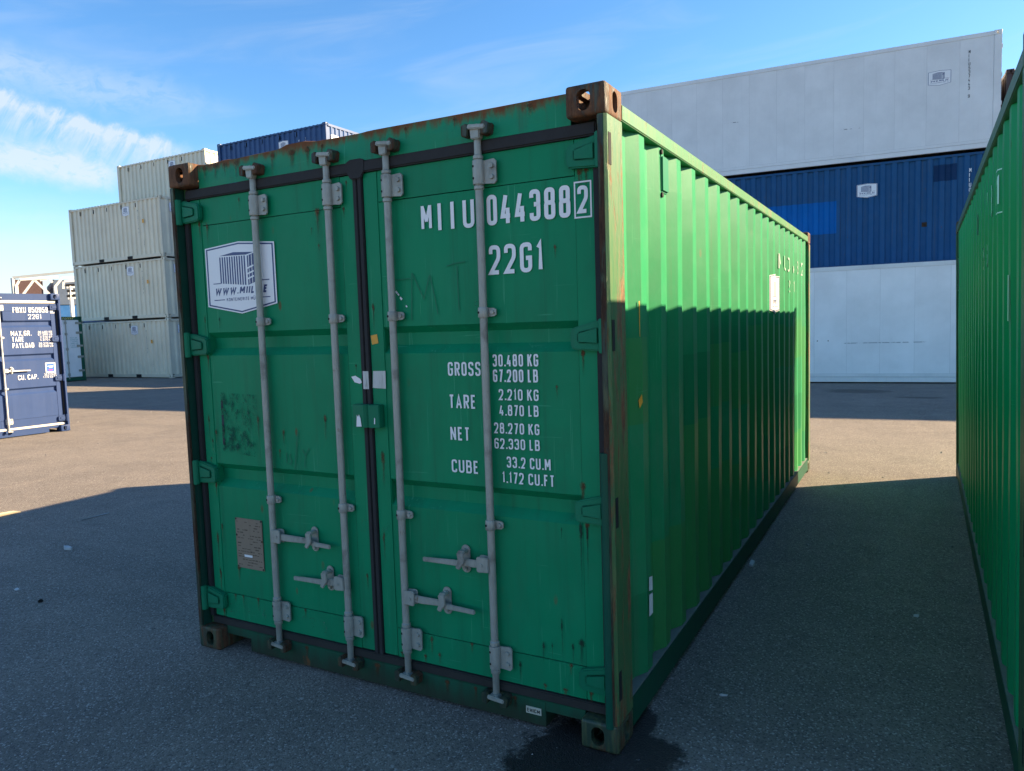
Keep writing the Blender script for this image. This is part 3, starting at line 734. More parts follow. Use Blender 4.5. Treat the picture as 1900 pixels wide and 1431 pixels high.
# ------------------------------------------------------------------ the yard
gm = MB(); N = 24; ext = 420
xs = [-ext+2*ext*i/N for i in range(N+1)]
gm.v = [(x, y, 0) for y in xs for x in xs]; gm.f = [(j*(N+1)+i, j*(N+1)+i+1, (j+1)*(N+1)+i+1, (j+1)*(N+1)+i) for j in range(N) for i in range(N)]
tag(obj('ground', gm.mesh('ground', asphalt())), 'sandy worn asphalt of the container yard', None, None, 'structure')

# ------------------------------------------------------------------ surface marks on corrugated walls
def conform(mb, pts, sx, off, mat, name, parent, outer=False):
    """mb lies in (layer, y, z); fold it over the corrugation of side sx"""
    me = mb.mesh(name, mat); bm = bmesh.new(); bm.from_mesh(me)
    ys = [v.co.y for v in bm.verts]; lo, hi = min(ys), max(ys)
    for y, x in pts:
        if lo < y < hi: bmesh.ops.bisect_plane(bm, geom=bm.verts[:]+bm.edges[:]+bm.faces[:], plane_co=(0, y, 0), plane_no=(0, 1, 0))
    if outer: bmesh.ops.delete(bm, geom=[f for f in bm.faces if prof_x(pts, f.calc_center_median().y) < 1.2], context='FACES')
    for v in bm.verts: v.co.x = sx*(prof_x(pts, v.co.y)+off+v.co.x)
    bm.to_mesh(me); bm.free(); return obj(name, me, parent)
def side_logo(parent, pts, sx, yc, zc, w, off=.005, mats=(None, None)):
    b, p, w_ = logo_parts(lambda x, y, li: (li*.0006, yc+sx*x*w*.72, zc+y*w))
    o = conform(b, pts, sx, off, mats[0] or M_sticker, 'logo_sticker', parent); o['label'] = 'white hexagonal sticker with navy container emblem'
    conform(p, pts, sx, off, mats[1] or M_print, 'sticker_print', o); conform(w_, pts, sx, off, mats[0] or M_sticker, 'sticker_highlight', o)
    return o
def flat_logo(parent, T, cache={}):
    return logo(parent, T)
def sheet(parent, name, quad, mat, uv=False):
    mb = MB(); mb.add(quad, [tuple(range(len(quad)))])
    return part(name, mb, mat, parent, uvs=[(0, 0), (1, 0), (1, 1), (0, 1)] if uv else None)

# ------------------------------------------------------------------ the green container in front
GM = dict(cast=M_cast, castlow=M_castlow, post=M_post, rail=M_rail, brail=M_brail, side=M_side, door=M_door, head=M_head, sill=M_sill,
          hinge=M_hinge, rod=M_galv, keep=M_keep, seal=M_rub, seallow=M_rubdirty)
L20 = 6.058
main = empty('shipping_container', (-1.219, 0, .002))
tag(main, 'large weathered green container in the foreground, doors closed and facing us', 'container')
shell(main, L20, 2.591, GM, detail=2)
dents = [(.165, 2.583), (.23, 2.576), (.30, 2.580), (.36, 2.584), (.43, 2.578), (.47, 2.580), (.61, 2.582), (.755, 2.584), (.785, 2.597), (.905, 2.598), (.97, 2.588), (1.08, 2.586), (1.24, 2.585), (1.30, 2.588), (1.5, 2.586), (1.9, 2.584), (2.273, 2.583)]
DL, DR = door_end(main, GM, dents=dents)
c = 1.219; YT = .0590; F = front(YT)
# rusty inner edge of the posts towards the doors
for sx in (-1, 1):
    part('post_lip', MB().box(*sorted((sx*1.1835, sx*1.2085)), -.0018, .010, .1195, 2.4715), M_lip, main, bevel=.002)
    part('post_inner_face', MB().box(*sorted((sx*1.1830, sx*1.1865)), .0105, .0640, .1200, 2.4710), paint('dark_green_inside', (.004, .05, .032), .6, streak=.4, rust=.03), main)
    part('door_gap_dark', MB().box(*sorted((sx*1.1480, sx*1.1850)), .0655, .075, .1200, 2.4710), M_dark, main)  # solid strip closing the gap, with the gap's shade put into its colour
# lettering on the right leaf
def lettering(items, parent, mat, T, name='lettering', tk=.145):
    for s, u, z, h, w in items:
        mb = MB(); text(mb, s, u, z, h, T, width=w, t=h*tk); part(name, mb, mat, parent)
lettering([('M', 1.556, 2.131, .102, .055), ('I', 1.643, 2.118, .118, .017), ('I', 1.708, 2.118, .118, .017), ('U', 1.769, 2.117, .118, .056),
           ('044388', 1.886, 2.117, .124, .376), ('2', 2.292, 2.127, .105, .044),
           ('22G1', 1.889, 1.916, .120, .249),
           ('GROSS', 1.664, 1.495, .060, .165), ('TARE', 1.665, 1.354, .060, .135), ('NET', 1.665, 1.214, .059, .098), ('CUBE', 1.665, 1.072, .057, .137),
           ('30.480 KG', 1.890, 1.535, .051, .213), ('67.200 LB', 1.889, 1.470, .053, .211), ('2.210 KG', 1.914, 1.394, .047, .186), ('4.870 LB', 1.914, 1.329, .046, .184),
           ('28.270 KG', 1.886, 1.253, .046, .213), ('62.330 LB', 1.885, 1.188, .045, .214), ('33.2 CU.M', 1.942, 1.110, .047, .204), ('1.172 CU.FT', 1.918, 1.043, .048, .243)], main, M_white, F)
mb = MB(); stroke(mb, [(2.281, 2.112), (2.348, 2.112), (2.348, 2.246), (2.281, 2.246)], True, .006, lambda a, b: F(a, b)); part('digit_frame', mb, M_white, main)
logo(main, lambda x, y, li: (.424+x*.499-c, YT-.0004*li, 1.990+y*.499))
# plates, tapes and scraps of film
pl = part('data_plate', MB().box(.273-c, .470-c, .0595, .0635, .463, .733), paint('brown_data_plate', (.25, .19, .135), .6, rust=.18, streak=.3, dirt=(.08, .06, .045), spots=1.), main, bevel=.001)
pl['label'] = 'weathered brown data plate riveted to the left door'
mb = MB(); rr = random.Random(4)
for r in range(17):
    u = .285
    while u < .455:
        w = rr.uniform(.006, .026)
        if rr.random() < .55: mb.box(u-c, min(u+w, .458)-c, .0590, .0594, .480+r*.0145, .480+r*.0145+rr.uniform(.003, .006))
        u += w+.006
part('plate_text', mb, plain('worn_plate_text', (.085, .06, .042), .8), pl)
mb = MB().box(.330-c, .389-c, .0583, .0589, .526, .538); part('plate_tag', mb, M_sticker, pl)
for u, z in ((.279, .727), (.464, .727), (.279, .470), (.464, .470), (.279, .64), (.464, .62)): part('rivet', MB().cyl((u-c, .0600, z), (u-c, .0565, z), .006, .004, 8), M_keep, pl)
sheet(main, 'tape_patch', [F(1.200, 1.432), F(1.2325, 1.432), F(1.2325, 1.515), F(1.200, 1.515)], M_tapew).location.y = -.0105
sheet(main, 'tape_patch', [F(1.246, 1.437), F(1.322, 1.434), F(1.324, 1.516), F(1.252, 1.515)], M_tapew)
sheet(main, 'torn_label', [F(1.121, 1.488), F(1.140, 1.462), F(1.172, 1.455), F(1.183, 1.462), F(1.176, 1.478), F(1.146, 1.493)], M_sticker)
sheet(main, 'orange_label', [F(1.254, 1.636), F(1.291, 1.643), F(1.285, 1.684), F(1.248, 1.678)], M_orange)
# the lock box half on each leaf
lb = part('lock_box', MB().prism_xy([(1.152-c, .058), (1.152-c, .020), (1.225-c, .012), (1.238-c, .026), (1.250-c, .014), (1.306-c, .022), (1.306-c, .058)], 1.256, 1.362), M_hinge, main, bevel=.003)
sheet(main, 'torn_label', [(1.176-c, .0145, 1.260), (1.210-c, .0105, 1.262), (1.205-c, .0110, 1.30), (1.196-c, .0120, 1.318), (1.190-c, .0125, 1.306), (1.182-c, .0135, 1.315)], M_sticker)
sheet(main, 'torn_label', [(1.278-c, .0165, 1.275), (1.284-c, .0172, 1.275), (1.285-c, .0172, 1.30), (1.281-c, .0168, 1.305)], M_sticker)
ep = part('maker_plate', MB().box(2.002-c, 2.074-c, .0500, .0535, .056, .086), plain('cream_plate', (.50, .48, .38), .5, 0, .1), main)
mb = MB(); text(mb, 'EHICM', 2.008, .062, .017, lambda u, z, li=0: (u-c, .0494-.0002*li, z), t=.0032, width=.06); part('plate_text', mb, M_dark, ep)
# dotted reflective squares beside the centre seal
for u0, z0, seed in ((1.131, .748, 1), (1.258, .745, 2)):
    mb = MB(); rr = random.Random(seed)
    for i in range(6):
        for j in range(8):
            u = u0+.004+i*.0088+(j % 2)*.0044; z = z0+.003+j*.0078
            if rr.random() < (.62 if seed == 1 else .92): stroke(mb, [(u, z), (u+.0035, z+.0025), (u+.0035, z+.0055)], False, .0016, lambda a, b: F(a, b))
    part('reflective_dots', mb, M_chalk, main)
# rust runs and dark runs on the doors
rr = random.Random(11)
stains = [(.489, 1.258, .030, .16), (.944, 1.281, .030, .15), (.664, 1.203, .034, .11), (.631, 1.109, .026, .07), (1.152, 1.539, .022, .06), (1.286, 1.109, .045, .22), (.447, 2.379, .02, .10), (.962, 2.262, .055, .16),
          (.200, 2.262, .035, .14), (.921, 2.190, .016, .05), (.962, 2.110, .016, .05), (1.147, 2.378, .018, .07), (2.191, 2.006, .022, .07), (2.183, 1.453, .022, .07), (1.519, .285, .028, .12), (1.559, .220, .026, .07),
          (2.285, 1.05, .05, .14), (1.480, .20, .03, .06), (2.33, 2.29, .04, .12), (.13, .60, .03, .25), (.135, .40, .03, .22), (.28, .46, .04, .12), (.30, .30, .02, .10), (.41, .30, .03, .09), (.12, 1.25, .02, .2)]
rr = random.Random(21)
for k in range(9): stains.append((rr.choice((.12, .14, 2.33, 2.31, .17, 1.16, 1.27)), rr.uniform(.3, 2.3), rr.uniform(.012, .03), rr.uniform(.05, .2)))
for hz in (2.348, 1.654, .968, .273): stains += [(.145, hz-.07, .035, .13), (2.30, hz-.07, .035, .13)]
for k in range(10): stains.append((rr.uniform(.2, 2.25), rr.choice((.30, .302, 2.268, 2.262, .19)), rr.uniform(.02, .05), rr.uniform(.04, .09)))
for u, w, h in ((.30, .06, .10), (.37, .03, .10), (.45, .05, .12), (.70, .06, .10), (.83, .09, .12), (.93, .07, .12), (1.02, .04, .10), (1.5, .03, .07), (1.75, .03, .06), (2.1, .05, .07), (.22, .05, .10)):
    sheet(main, 'rust_stain', [(u-w/2-c, .0505, 2.578-h), (u+w/2-c, .0505, 2.578-h), (u+w/2-c, .0505, 2.578), (u-w/2-c, .0505, 2.578)], M_stain, uv=True)
for u, w, h in ((.50, .06, .08), (.75, .05, .07), (1.0, .04, .08), (1.2, .08, .09), (1.33, .05, .08), (1.6, .06, .08), (1.75, .04, .08), (1.95, .05, .07)):
    sheet(main, 'rust_stain', [(u-w/2-c, .0515, .118-h), (u+w/2-c, .0515, .118-h), (u+w/2-c, .0515, .120), (u-w/2-c, .0515, .120)], M_stain, uv=True)
for u, z, w, h in stains:
    sheet(DL if u < 1.2 else DR, 'rust_stain', [(u-w/2-c, .0596, z-h*.8), (u+w/2-c, .0596, z-h*.8), (u+w/2-c, .0596, z+h*.2), (u-w/2-c, .0596, z+h*.2)], M_stain, uv=True)
for u, z, w, h in [(2.177, .46, .02, .22), (2.262, .40, .05, .14), (2.089, .36, .03, .12), (1.976, .255, .03, .13), (2.272, .87, .03, .36), (2.186, .87, .015, .08), (2.13, .37, .015, .10), (.25, 1.78, .02, .1), (2.30, .86, .02, .30), (2.225, .38, .02, .12)]:
    sheet(DL if u < 1.2 else DR, 'dark_run', [(u-w/2-c, .0594, z-h*.8), (u+w/2-c, .0594, z-h*.8), (u+w/2-c, .0594, z+h*.2), (u-w/2-c, .0594, z+h*.2)], M_stain2, uv=True)
sheet(DL, 'sticker_residue', [F(.216, 1.087), F(.462, 1.068), F(.489, 1.390), F(.225, 1.400)], M_scrape)
sheet(DL, 'sticker_residue', [F(.218, 1.12), F(.236, 1.12), F(.238, 1.37), F(.222, 1.39)], patchy('sticker_residue_edge', (.05, .06, .065), .40, .50, 30))
# scratches and scribbles
def scribble(parent, lines, mat, t=.004, name='scratched_writing'):
    for i, ln in enumerate(lines):
        mb = MB(); stroke(mb, ln, False, t, lambda a, b, i=i: (a-c, .0590-.0002*i, b)); part(name, mb, mat, parent)
scribble(DR, [[(1.494, 1.949), (1.488, 1.84), (1.483, 1.742)], [(1.497, 1.945), (1.553, 1.831), (1.588, 1.935)], [(1.590, 1.93), (1.61, 1.84), (1.624, 1.763)],
              [(1.678, 1.966), (1.72, 1.975), (1.772, 1.979)], [(1.730, 1.966), (1.731, 1.87), (1.734, 1.775)], [(1.384, 1.930), (1.42, 1.922), (1.482, 1.925)], [(1.390, 2.038), (1.40, 2.03), (1.41, 1.99)]], M_scr)
scribble(DL, [[(.677, 1.104), (.673, 1.050)], [(.707, 1.098), (.695, 1.09), (.703, 1.072), (.712, 1.062), (.70, 1.045), (.688, 1.05)], [(.762, 1.214), (.727, 1.023)], [(.785, 1.125), (.803, 1.096), (.831, 1.135)], [(.803, 1.096), (.794, 1.035)]], M_scr)
scribble(DL, [[(.19, .245), (.215, .250), (.21, .225), (.195, .205), (.225, .207)], [(.245, .25), (.243, .205)], [(.262, .255), (.264, .205)], [(.34, .245), (.325, .235), (.33, .222), (.345, .232), (.342, .205)], [(.362, .222), (.385, .226)],
              [(.40, .245), (.42, .25), (.415, .225), (.398, .207), (.43, .208)], [(.455, .255), (.44, .225), (.47, .226)], [(.462, .24), (.463, .195)]], M_chalk, .0035, 'chalk_writing')
scribble(DL, [[(.68, .262), (.71, .242), (.735, .27)], [(.71, .242), (.70, .215)], [(.77, .26), (.80, .268), (.81, .25), (.785, .24), (.80, .23), (.785, .21)], [(.84, .262), (.87, .258), (.86, .238), (.885, .232), (.88, .206), (.85, .205)]], M_chalk, .0035, 'chalk_writing')
scribble(DR, [[(1.80, 1.805), (1.835, 1.81)], [(1.815, 1.808), (1.81, 1.795), (1.835, 1.79), (1.83, 1.772), (1.805, 1.775)]], M_chalk, .003, 'chalk_writing')
mb = MB()
for u, z, r in ((1.402, 1.873, .008), (1.412, 1.862, .007), (1.425, 1.845, .009), (1.455, 1.807, .006)): stroke(mb, [(u, z), (u+r, z-r*1.2)], False, r, lambda a, b: F(a, b))
part('paint_fleck', mb, M_sticker, main)
# green pipe along the lower hinges of the right post
mb = MB().cyl((2.402-c, .006, .105), (2.402-c, .006, 1.205), .017, n=14); part('hinge_pipe', mb, paint('fresh_green_pipe', (.004, .075, .046), .4, streak=.1), main, smooth=True)
# long wall on the right: vent, emblem, numbers, scraps
PT = rib_profile(L20)
part('vent_cover', MB().box(1.172, 1.217, .700, .800, 2.285, 2.450), M_hinge, main, bevel=.008)  # darker hinge green puts the cover's shaded side into its colour
for z in (2.463, 2.272): part('vent_rivet', MB().cyl((1.2, .71, z), (1.215, .71, z), .012, n=8), M_dark, main)
side_logo(main, PT, 1, 3.87, 1.89, .47)
def side_text(parent, s, y, z, h, w, sx, pts=PT, mat=M_white, off=.005):
    mb = MB(); text(mb, s, 0, z, h, lambda u, z_, li=0: (li*.0004, y+sx*u, z_), width=w); return conform(mb, pts, sx, off, mat, 'lettering', parent, True)
side_text(main, 'MIIU 044388 2', 4.02, 2.11, .13, 1.50, 1, mat=M_fadew)
side_text(main, '22G1', 4.53, 1.925, .11, .40, 1, mat=M_fadew)
def side_sheet(parent, name, quad, mat, sx=1, pts=PT, off=.0055):
    mb = MB(); mb.add([(0, y, z) for y, z in quad], [(0, 1, 2, 3)]); return conform(mb, pts, sx, off, mat, name, parent)
side_sheet(main, 'white_label', [(.430, .523), (.490, .509), (.492, .572), (.434, .584)], M_sticker)
side_sheet(main, 'white_label', [(.428, .407), (.530, .407), (.535, .495), (.431, .505)], M_sticker)
side_sheet(main, 'dark_label', [(.215, .535), (.26, .535), (.26, .57), (.215, .57)], M_dark)
side_sheet(main, 'orange_label', [(.385, 1.335), (.402, 1.36), (.398, 1.395), (.380, 1.37)], M_orange)
side_sheet(main, 'orange_streak', [(.3915, 1.64), (.3935, 1.64), (.395, 1.79), (.390, 1.79)], M_orange)

# ------------------------------------------------------------------ the green container on the right
M_side2 = paint('green_side_paint_old', (.002, .28, .105), .45, spec=.18, rust=.02, streak=.42, scratch=.4, spots=.45, chalk=.05, dirt=(.02, .15, .06))
M_post2 = rusty_paint('flaking_green_post_old', (.02, .085, .036), .25)
GM2 = dict(GM, side=M_side2, post=M_post2, rail=rusty_paint('grey_green_rail', (.035, .09, .058), .12), cast=M_castlow)
right = empty('shipping_container', (1.3352+1.219, .160-1.219*.01036, .0205), -.01036, ry=-.015)
tag(right, 'green container at the right edge, its ribbed long side along the shaded lane', 'container')
shell(right, L20, 2.591, GM2, detail=2)
door_end(right, GM2)
def framed(parent, ch, y, z, h, sx, pts, box=True):
    mb = MB(); text(mb, ch, 0, z, h, lambda u, z_, li=0: (li*.0004, y+sx*u, z_), width=h*.42); conform(mb, pts, sx, .005, M_white, 'lettering', parent)
    if box:
        mb = MB(); stroke(mb, [(-.03, z-.03), (h*.42+.03, z-.03), (h*.42+.03, z+h+.03), (-.03, z+h+.03)], True, .006, lambda u, z_: (0, y+sx*u, z_)); conform(mb, pts, sx, .005, M_white, 'digit_frame', parent)
for ch, y in (('1', 2.78), ('1', 2.24), ('7', 1.95), ('3', 1.66)): side_text(right, ch, y, 2.16, .155, .10, -1)
framed(right, '1', 1.28, 2.17, .13, -1, PT)
for ch, y in (('2', 2.22), ('G', 1.94)): side_text(right, ch, y, 1.93, .12, .09, -1)
side_sheet(right, 'white_label', [(5.76, 1.90), (5.79, 1.90), (5.79, 2.22), (5.76, 2.22)], M_white, -1)
side_sheet(right, 'white_label', [(.705, 1.66), (.735, 1.66), (.735, 1.84), (.705, 1.84)], M_white, -1)

# ------------------------------------------------------------------ dry boxes further off
def box_mats(pre, col, rust=.0, streak=.2, chalk=.12, door=None, spec=.3, **k):
    m = paint(pre+'_paint', col, .42, rust=rust, streak=streak, chalk=chalk, spec=spec, **k)
    f = paint(pre+'_frame_paint', mul(col, .92), .42, rust=rust*.8, streak=streak, chalk=chalk, spec=spec)
    return dict(cast=f, post=f, rail=f, brail=f, side=m, door=m, head=f, sill=f, hinge=f, rod=M_galv, keep=f, seal=M_rub)
def vcol(parent, s, y, z, h, sx, x, mat, step=None):
    """characters one under the other on a wall at |x|"""
    mb = MB(); step = step or h*1.32
    for i, ch in enumerate(s):
        if ch == ' ': continue
        text(mb, ch, 0, z-i*step, h, lambda u, z_, li=0: (sx*(x+li*.0004), y+sx*u, z_), width=None if ch in 'I1' else h*.5)
    part('lettering', mb, mat, parent)
def vents(root, L, H, sx, mat, ys):
    for y in ys:
        mb = MB().box(*sorted((sx*1.170, sx*1.219)), y-.045, y+.045, H-.33, H-.16); part('vent_cover', mb, mat, root, bevel=.01)
        mb = MB().box(*sorted((sx*1.190, sx*1.2195)), y+.046, y+.060, H-.335, H-.17); part('vent_shade', mb, M_dark, root)  # near-black strip painting the shade beside each vent cover
def pockets(root, L, sx):
    for y in (L/2-.95, L/2+.95): part('forklift_pocket', MB().box(*sorted((sx*1.150, sx*1.2185)), y-.17, y+.17, .030, .150), M_dark, root)  # solid dark boxes; the shade of open pockets is put into the colour
M_dtext = plain('dark_grey_lettering', (.06, .065, .07), .6)

BG = box_mats('beige', (.72, .66, .50), streak=.10, chalk=.04)
def beige(H):
    r = empty('shipping_container'); shell(r, L20, H, BG, doors=False)
    vents(r, L20, H, 1, BG['side'], (.75, 1.68, 2.6, 3.55, 4.48)); pockets(r, L20, 1)
    logo(r, lambda x, y, li: (1.2075+.001*li, 3.88+x*.46, H-.44+y*.55))
    logo(r, lambda x, y, li: (.55-x*.5, L20-.0095+.001*li, H-.44+y*.55))
    vcol(r, 'MIIU044210 2', 4.62, H-.52, .060, 1, 1.2075, M_dtext)
    vcol(r, '22G1', 4.92, H-1.75, .05, 1, 1.2075, M_dtext, .07); vcol(r, 'IIIIII', 4.92, H-.50, .06, 1, 1.2075, M_dtext)
    sheet(r, 'orange_label', [(1.2075, 4.88, H-1.0), (1.2075, 5.0, H-1.0), (1.2075, 5.0, H-.85), (1.2075, 4.88, H-.85)], M_orange)
    part('end_pocket', MB().box(-.62, -.32, L20-.05, L20-.002, .03, .12), M_dark, r)  # solid dark box, shade of the open pocket given as colour
    return r
HB = 2.418
A0 = beige(HB); GA = 'beige containers of the front stack'
names = ('beige container on the ground, lowest of the front three-high stack', 'beige container in the middle of the front three-high stack', 'beige container on top of the front three-high stack')
AX, AY = -31.33, 16.97
for i in range(3):
    o = A0 if i == 0 else copy_tree(A0)
    o.location = (AX+(0, -.0, -.0)[i], AY+1.219+(0, .01, -.01)[i], .002+i*(HB+.012)); o.rotation_euler = (0, 0, -math.pi/2)
    tag(o, names[i], 'container', GA)
BX, BY = -32.0, 19.82
for i in range(4):
    o = copy_tree(A0); o.location = (BX, BY+1.219, .002+i*(HB+.012)); o.rotation_euler = (0, 0, -math.pi/2)
    tag(o, ('beige container standing highest, top of the rear stack with a sunlit end', 'beige container hidden in the rear stack behind the front beige stack')[i < 3], 'container', 'beige containers of the rear stack')
CB = box_mats('steel_blue', (.016, .066, .19), streak=.15)
def blue20():
    r = empty('shipping_container'); shell(r, L20, HB, CB, doors=False)
    vents(r, L20, HB, 1, CB['side'], (.75, 1.68, 2.6, 3.55, 4.48)); pockets(r, L20, 1)
    logo(r, lambda x, y, li: (1.2075+.001*li, 3.80+x*.52, HB-.62+y*.62)); logo(r, lambda x, y, li: (.70-x*.45, L20-.0095+.001*li, HB-.62+y*.6))
    vcol(r, 'MIIU044', 4.62, HB-.55, .075, 1, 1.2075, M_white); vcol(r, 'IIIIII', 4.98, HB-.50, .075, 1, 1.2075, M_white)
    return r
C0 = blue20(); CX, CY = -25.02, 19.70
for i in range(4):
    o = C0 if i == 0 else copy_tree(C0); o.location = (CX, CY+1.219, .002+i*(HB+.012)); o.rotation_euler = (0, 0, -math.pi/2)
    tag(o, ('blue container peeking over the dented green header, top of its stack', 'blue container hidden behind the foreground green container')[i < 3], 'container', 'blue containers of the rear stack')
for i in range(2):
    o = copy_tree(C0); o.location = (-18.75, CY+1.219, .002+i*(HB+.012)); o.rotation_euler = (0, 0, -math.pi/2)
    tag(o, 'blue container hidden behind the foreground green container', 'container', 'blue containers of the rear stack')

# navy container at the left edge, doors in the sun
NV = box_mats('navy', (.030, .058, .150), streak=.08, chalk=.02, spec=.2)
M_rodw = galv('pale_zinc', (.52, .51, .48)); NV.update(rod=M_rodw, sealh=plain('cream_seal', (.62, .58, .48), .6, 0, .1))
th = R(84.9); navy = empty('shipping_container', (0, 0, .002), th)
ex = Vector((math.cos(th), math.sin(th), 0)); navy.location = Vector((-12.858, 5.488, .002))-ex*1.219
tag(navy, 'navy container at the left edge with sunlit doors and a pale locking rod', 'container')
shell(navy, L20, 2.545, NV); ND = door_end(navy, NV, H=2.545, rods=(1.02, 1.43), ribs=[(2.06, 2.03, 1.975, 1.94), (1.46, 1.43, 1.375, 1.34), (.86, .83, .775, .74)], levers=[(0, 1.18, -1, .40, .2), (1, 1.18, 1, .42, .13)], hinges=(2.348, 1.72, 1.0, .25))
NF = front(.0585)
lettering([('FBXU 850959', 1.66, 2.20, .095, .58), ('22G1', 1.90, 2.085, .085, .22), ('MAX.GR.', 1.60, 1.79, .085, .33), ('TARE', 1.61, 1.685, .085, .19), ('PAYLOAD', 1.61, 1.575, .085, .35),
           ('CU. CAP.', 1.655, 1.005, .085, .33)], navy, M_white, NF, tk=.115)
lettering([('30.480 KG', 2.04, 1.83, .036, .24), ('67.200 LB', 2.04, 1.785, .036, .24), ('2.210 KG', 2.07, 1.735, .036, .21), ('4.870 LB', 2.07, 1.69, .036, .21), ('28.270 KG', 2.04, 1.62, .036, .24), ('62.330 LB', 2.04, 1.575, .036, .24),
           ('33.2 CU.M', 2.09, 1.055, .036, .20), ('1.172 CU.FT', 2.07, 1.01, .036, .23)], navy, M_white, NF, tk=.115)
lettering([('2', 2.292, 2.205, .082, .04)], navy, M_white, NF, tk=.115)
mb = MB(); stroke(mb, [(2.281, 2.19), (2.345, 2.19), (2.345, 2.30), (2.281, 2.30)], True, .006, lambda a, b: NF(a, b)); part('digit_frame', mb, M_white, navy)
st = sheet(navy, 'square_label', [NF(2.12, 1.10), NF(2.29, 1.10), NF(2.29, 1.285), NF(2.12, 1.285)], M_sticker)
sheet(st, 'label_print', [(u-c, .0575, z) for u, z in ((2.14, 1.12), (2.27, 1.12), (2.27, 1.265), (2.14, 1.265))], plain('label_blue', (.02, .10, .45), .4))
sheet(st, 'label_print', [(u-c, .0570, z) for u, z in ((2.17, 1.145), (2.24, 1.145), (2.24, 1.16), (2.17, 1.16))], plain('label_red', (.5, .03, .10), .4))
sheet(st, 'label_print', [(u-c, .0570, z) for u, z in ((2.155, 1.215), (2.255, 1.215), (2.255, 1.225), (2.155, 1.225))], M_sticker)
sheet(st, 'label_print', [(u-c, .0570, z) for u, z in ((2.18, 1.19), (2.235, 1.19), (2.235, 1.20), (2.18, 1.20))], M_sticker)
part('lock_box', MB().box(1.475-c, 1.53-c, .015, .058, 2.06, 2.22), NV['hinge'], navy, bevel=.004)

# ------------------------------------------------------------------ refrigerated containers
M_reef = paint('reefer_white', (.86, .87, .86), .38, rust=0, streak=.10, chalk=.05, dirt=(.6, .6, .58))
M_reeft = paint('reefer_grey_white', (.74, .75, .74), .40, rust=0, streak=.22, chalk=.05, dirt=(.56, .57, .57))
M_reeff = paint('reefer_frame', (.74, .75, .74), .4, rust=0, streak=.15, dirt=(.35, .34, .32))
M_reefj = plain('reefer_joint', (.42, .43, .43), .7)
def reefer(H, wallm, L=12.192, seed=1):
    r = empty('refrigerated_container'); rr = random.Random(seed)
    for sx in (-1, 1):
        for ye in (0, 1):
            for tp in (0, 1): casting(r, sx, ye, tp, L, H, M_reeff)
        for y0, y1 in ((.001, .17), (L-.17, L-.001)): part('corner_post', MB().box(*sorted((sx*1.217, sx*1.14)), y0, y1, .119, H-.119), M_reeff, r, bevel=.008)
        part('top_side_rail', MB().box(*sorted((sx*1.216, sx*1.14)), .179, L-.179, H-.115, H-.012), M_reeff, r, bevel=.006)
        part('bottom_side_rail', MB().box(*sorted((sx*1.217, sx*1.13)), .179, L-.179, .03, .150), M_reeff, r, bevel=.006)
        part('bottom_side_rail', MB().box(*sorted((sx*1.211, sx*1.13)), .179, L-.179, .156, .235), M_reeff, r, bevel=.006)
        n = 16; w = (L-.344)/n
        for i in range(n):
            y0 = .172+i*w; mb = MB(); nx, nz = 4, 5; k = 1.206+rr.uniform(-.0015, .0015)
            for a in range(nx+1):
                for b in range(nz+1):
                    d = rr.uniform(-.0012, .0012); mb.v.append((sx*(k+d), y0+.0015+(w-.003)*a/nx, .238+(H-.118-.238)*b/nz))
            mb.f = [(a*(nz+1)+b, (a+1)*(nz+1)+b, (a+1)*(nz+1)+b+1, a*(nz+1)+b+1) for a in range(nx) for b in range(nz)]
            part('wall_panel', mb, wallm, r, smooth=True)
        part('wall_core', MB().box(*sorted((sx*1.203, sx*1.15)), .172, L-.172, .20, H-.10), M_reefj, r)
    part('roof_panel', MB().box(-1.139, 1.139, .02, L-.02, H-.06, H-.02), M_reeff, r)
    part('floor_underside', MB().box(-1.129, 1.129, .07, L-.02, .125, .155), M_under, r)
    part('machinery_end', MB().box(-1.139, 1.139, L-.10, L-.03, .16, H-.061), M_reeff, r)
    for s in (-1, 1):
        d = part('door', MB().box(*sorted((s*.01, s*1.132)), .02, .10, .16, H-.061), wallm, r, bevel=.01)
        for z in (.4, 1.1, 1.8, H-.4): part('hinge', MB().box(*sorted((s*1.02, s*1.200)), -.018, .018, z-.05, z+.05), M_reeff, d, bevel=.006)
        for u in (.3, .75): part('locking_rod', MB().cyl((s*u, -.002, .12), (s*u, -.002, H-.06), .016), M_galv, d)
    return r
sl_ = math.atan(.067); ang = math.pi/2+sl_; dx, dy = math.cos(sl_), math.sin(sl_)
def row(o, xr, yf, z):            # long side (local -x) faces us, door end to the right
    o.location = (xr-dy*1.219, yf+dx*1.219, z); o.rotation_euler = (0, 0, ang); return o
HR = 2.896
K = 1.126; X2, Y2 = 1.004+1.645*K, -2.624+20.29*K
rf = row(reefer(HR, M_reef, seed=2), 2.65, 17.655, .002); tag(rf, 'white refrigerated container on the ground across the end of the lane', 'container')
rt_ = row(reefer(HR, M_reeft, seed=5), X2, Y2, .002+2*(HR+.012)); tag(rt_, 'pale grey refrigerated container on top, against the sky', 'container')
flat_logo(rt_, lambda x, y, li: (-1.2095-.001*li, 1.36-x*.54, 1.92+y*.54)).name = 'logo_sticker'
vcol(rt_, 'MIIU537443 9', .72, 2.42, .082, -1, 1.2095, M_dtext, .100)
for k, (y, z, w) in enumerate(((3.2, .9, .5), (6.4, 1.5, .4))): sheet(rt_, 'scuff_mark', [(-1.2085, y, z), (-1.2085, y+w, z+.01), (-1.2085, y+w, z+.03), (-1.2085, y, z+.02)], patchy('scuff', (.2, .21, .22), .5, .6, 14))
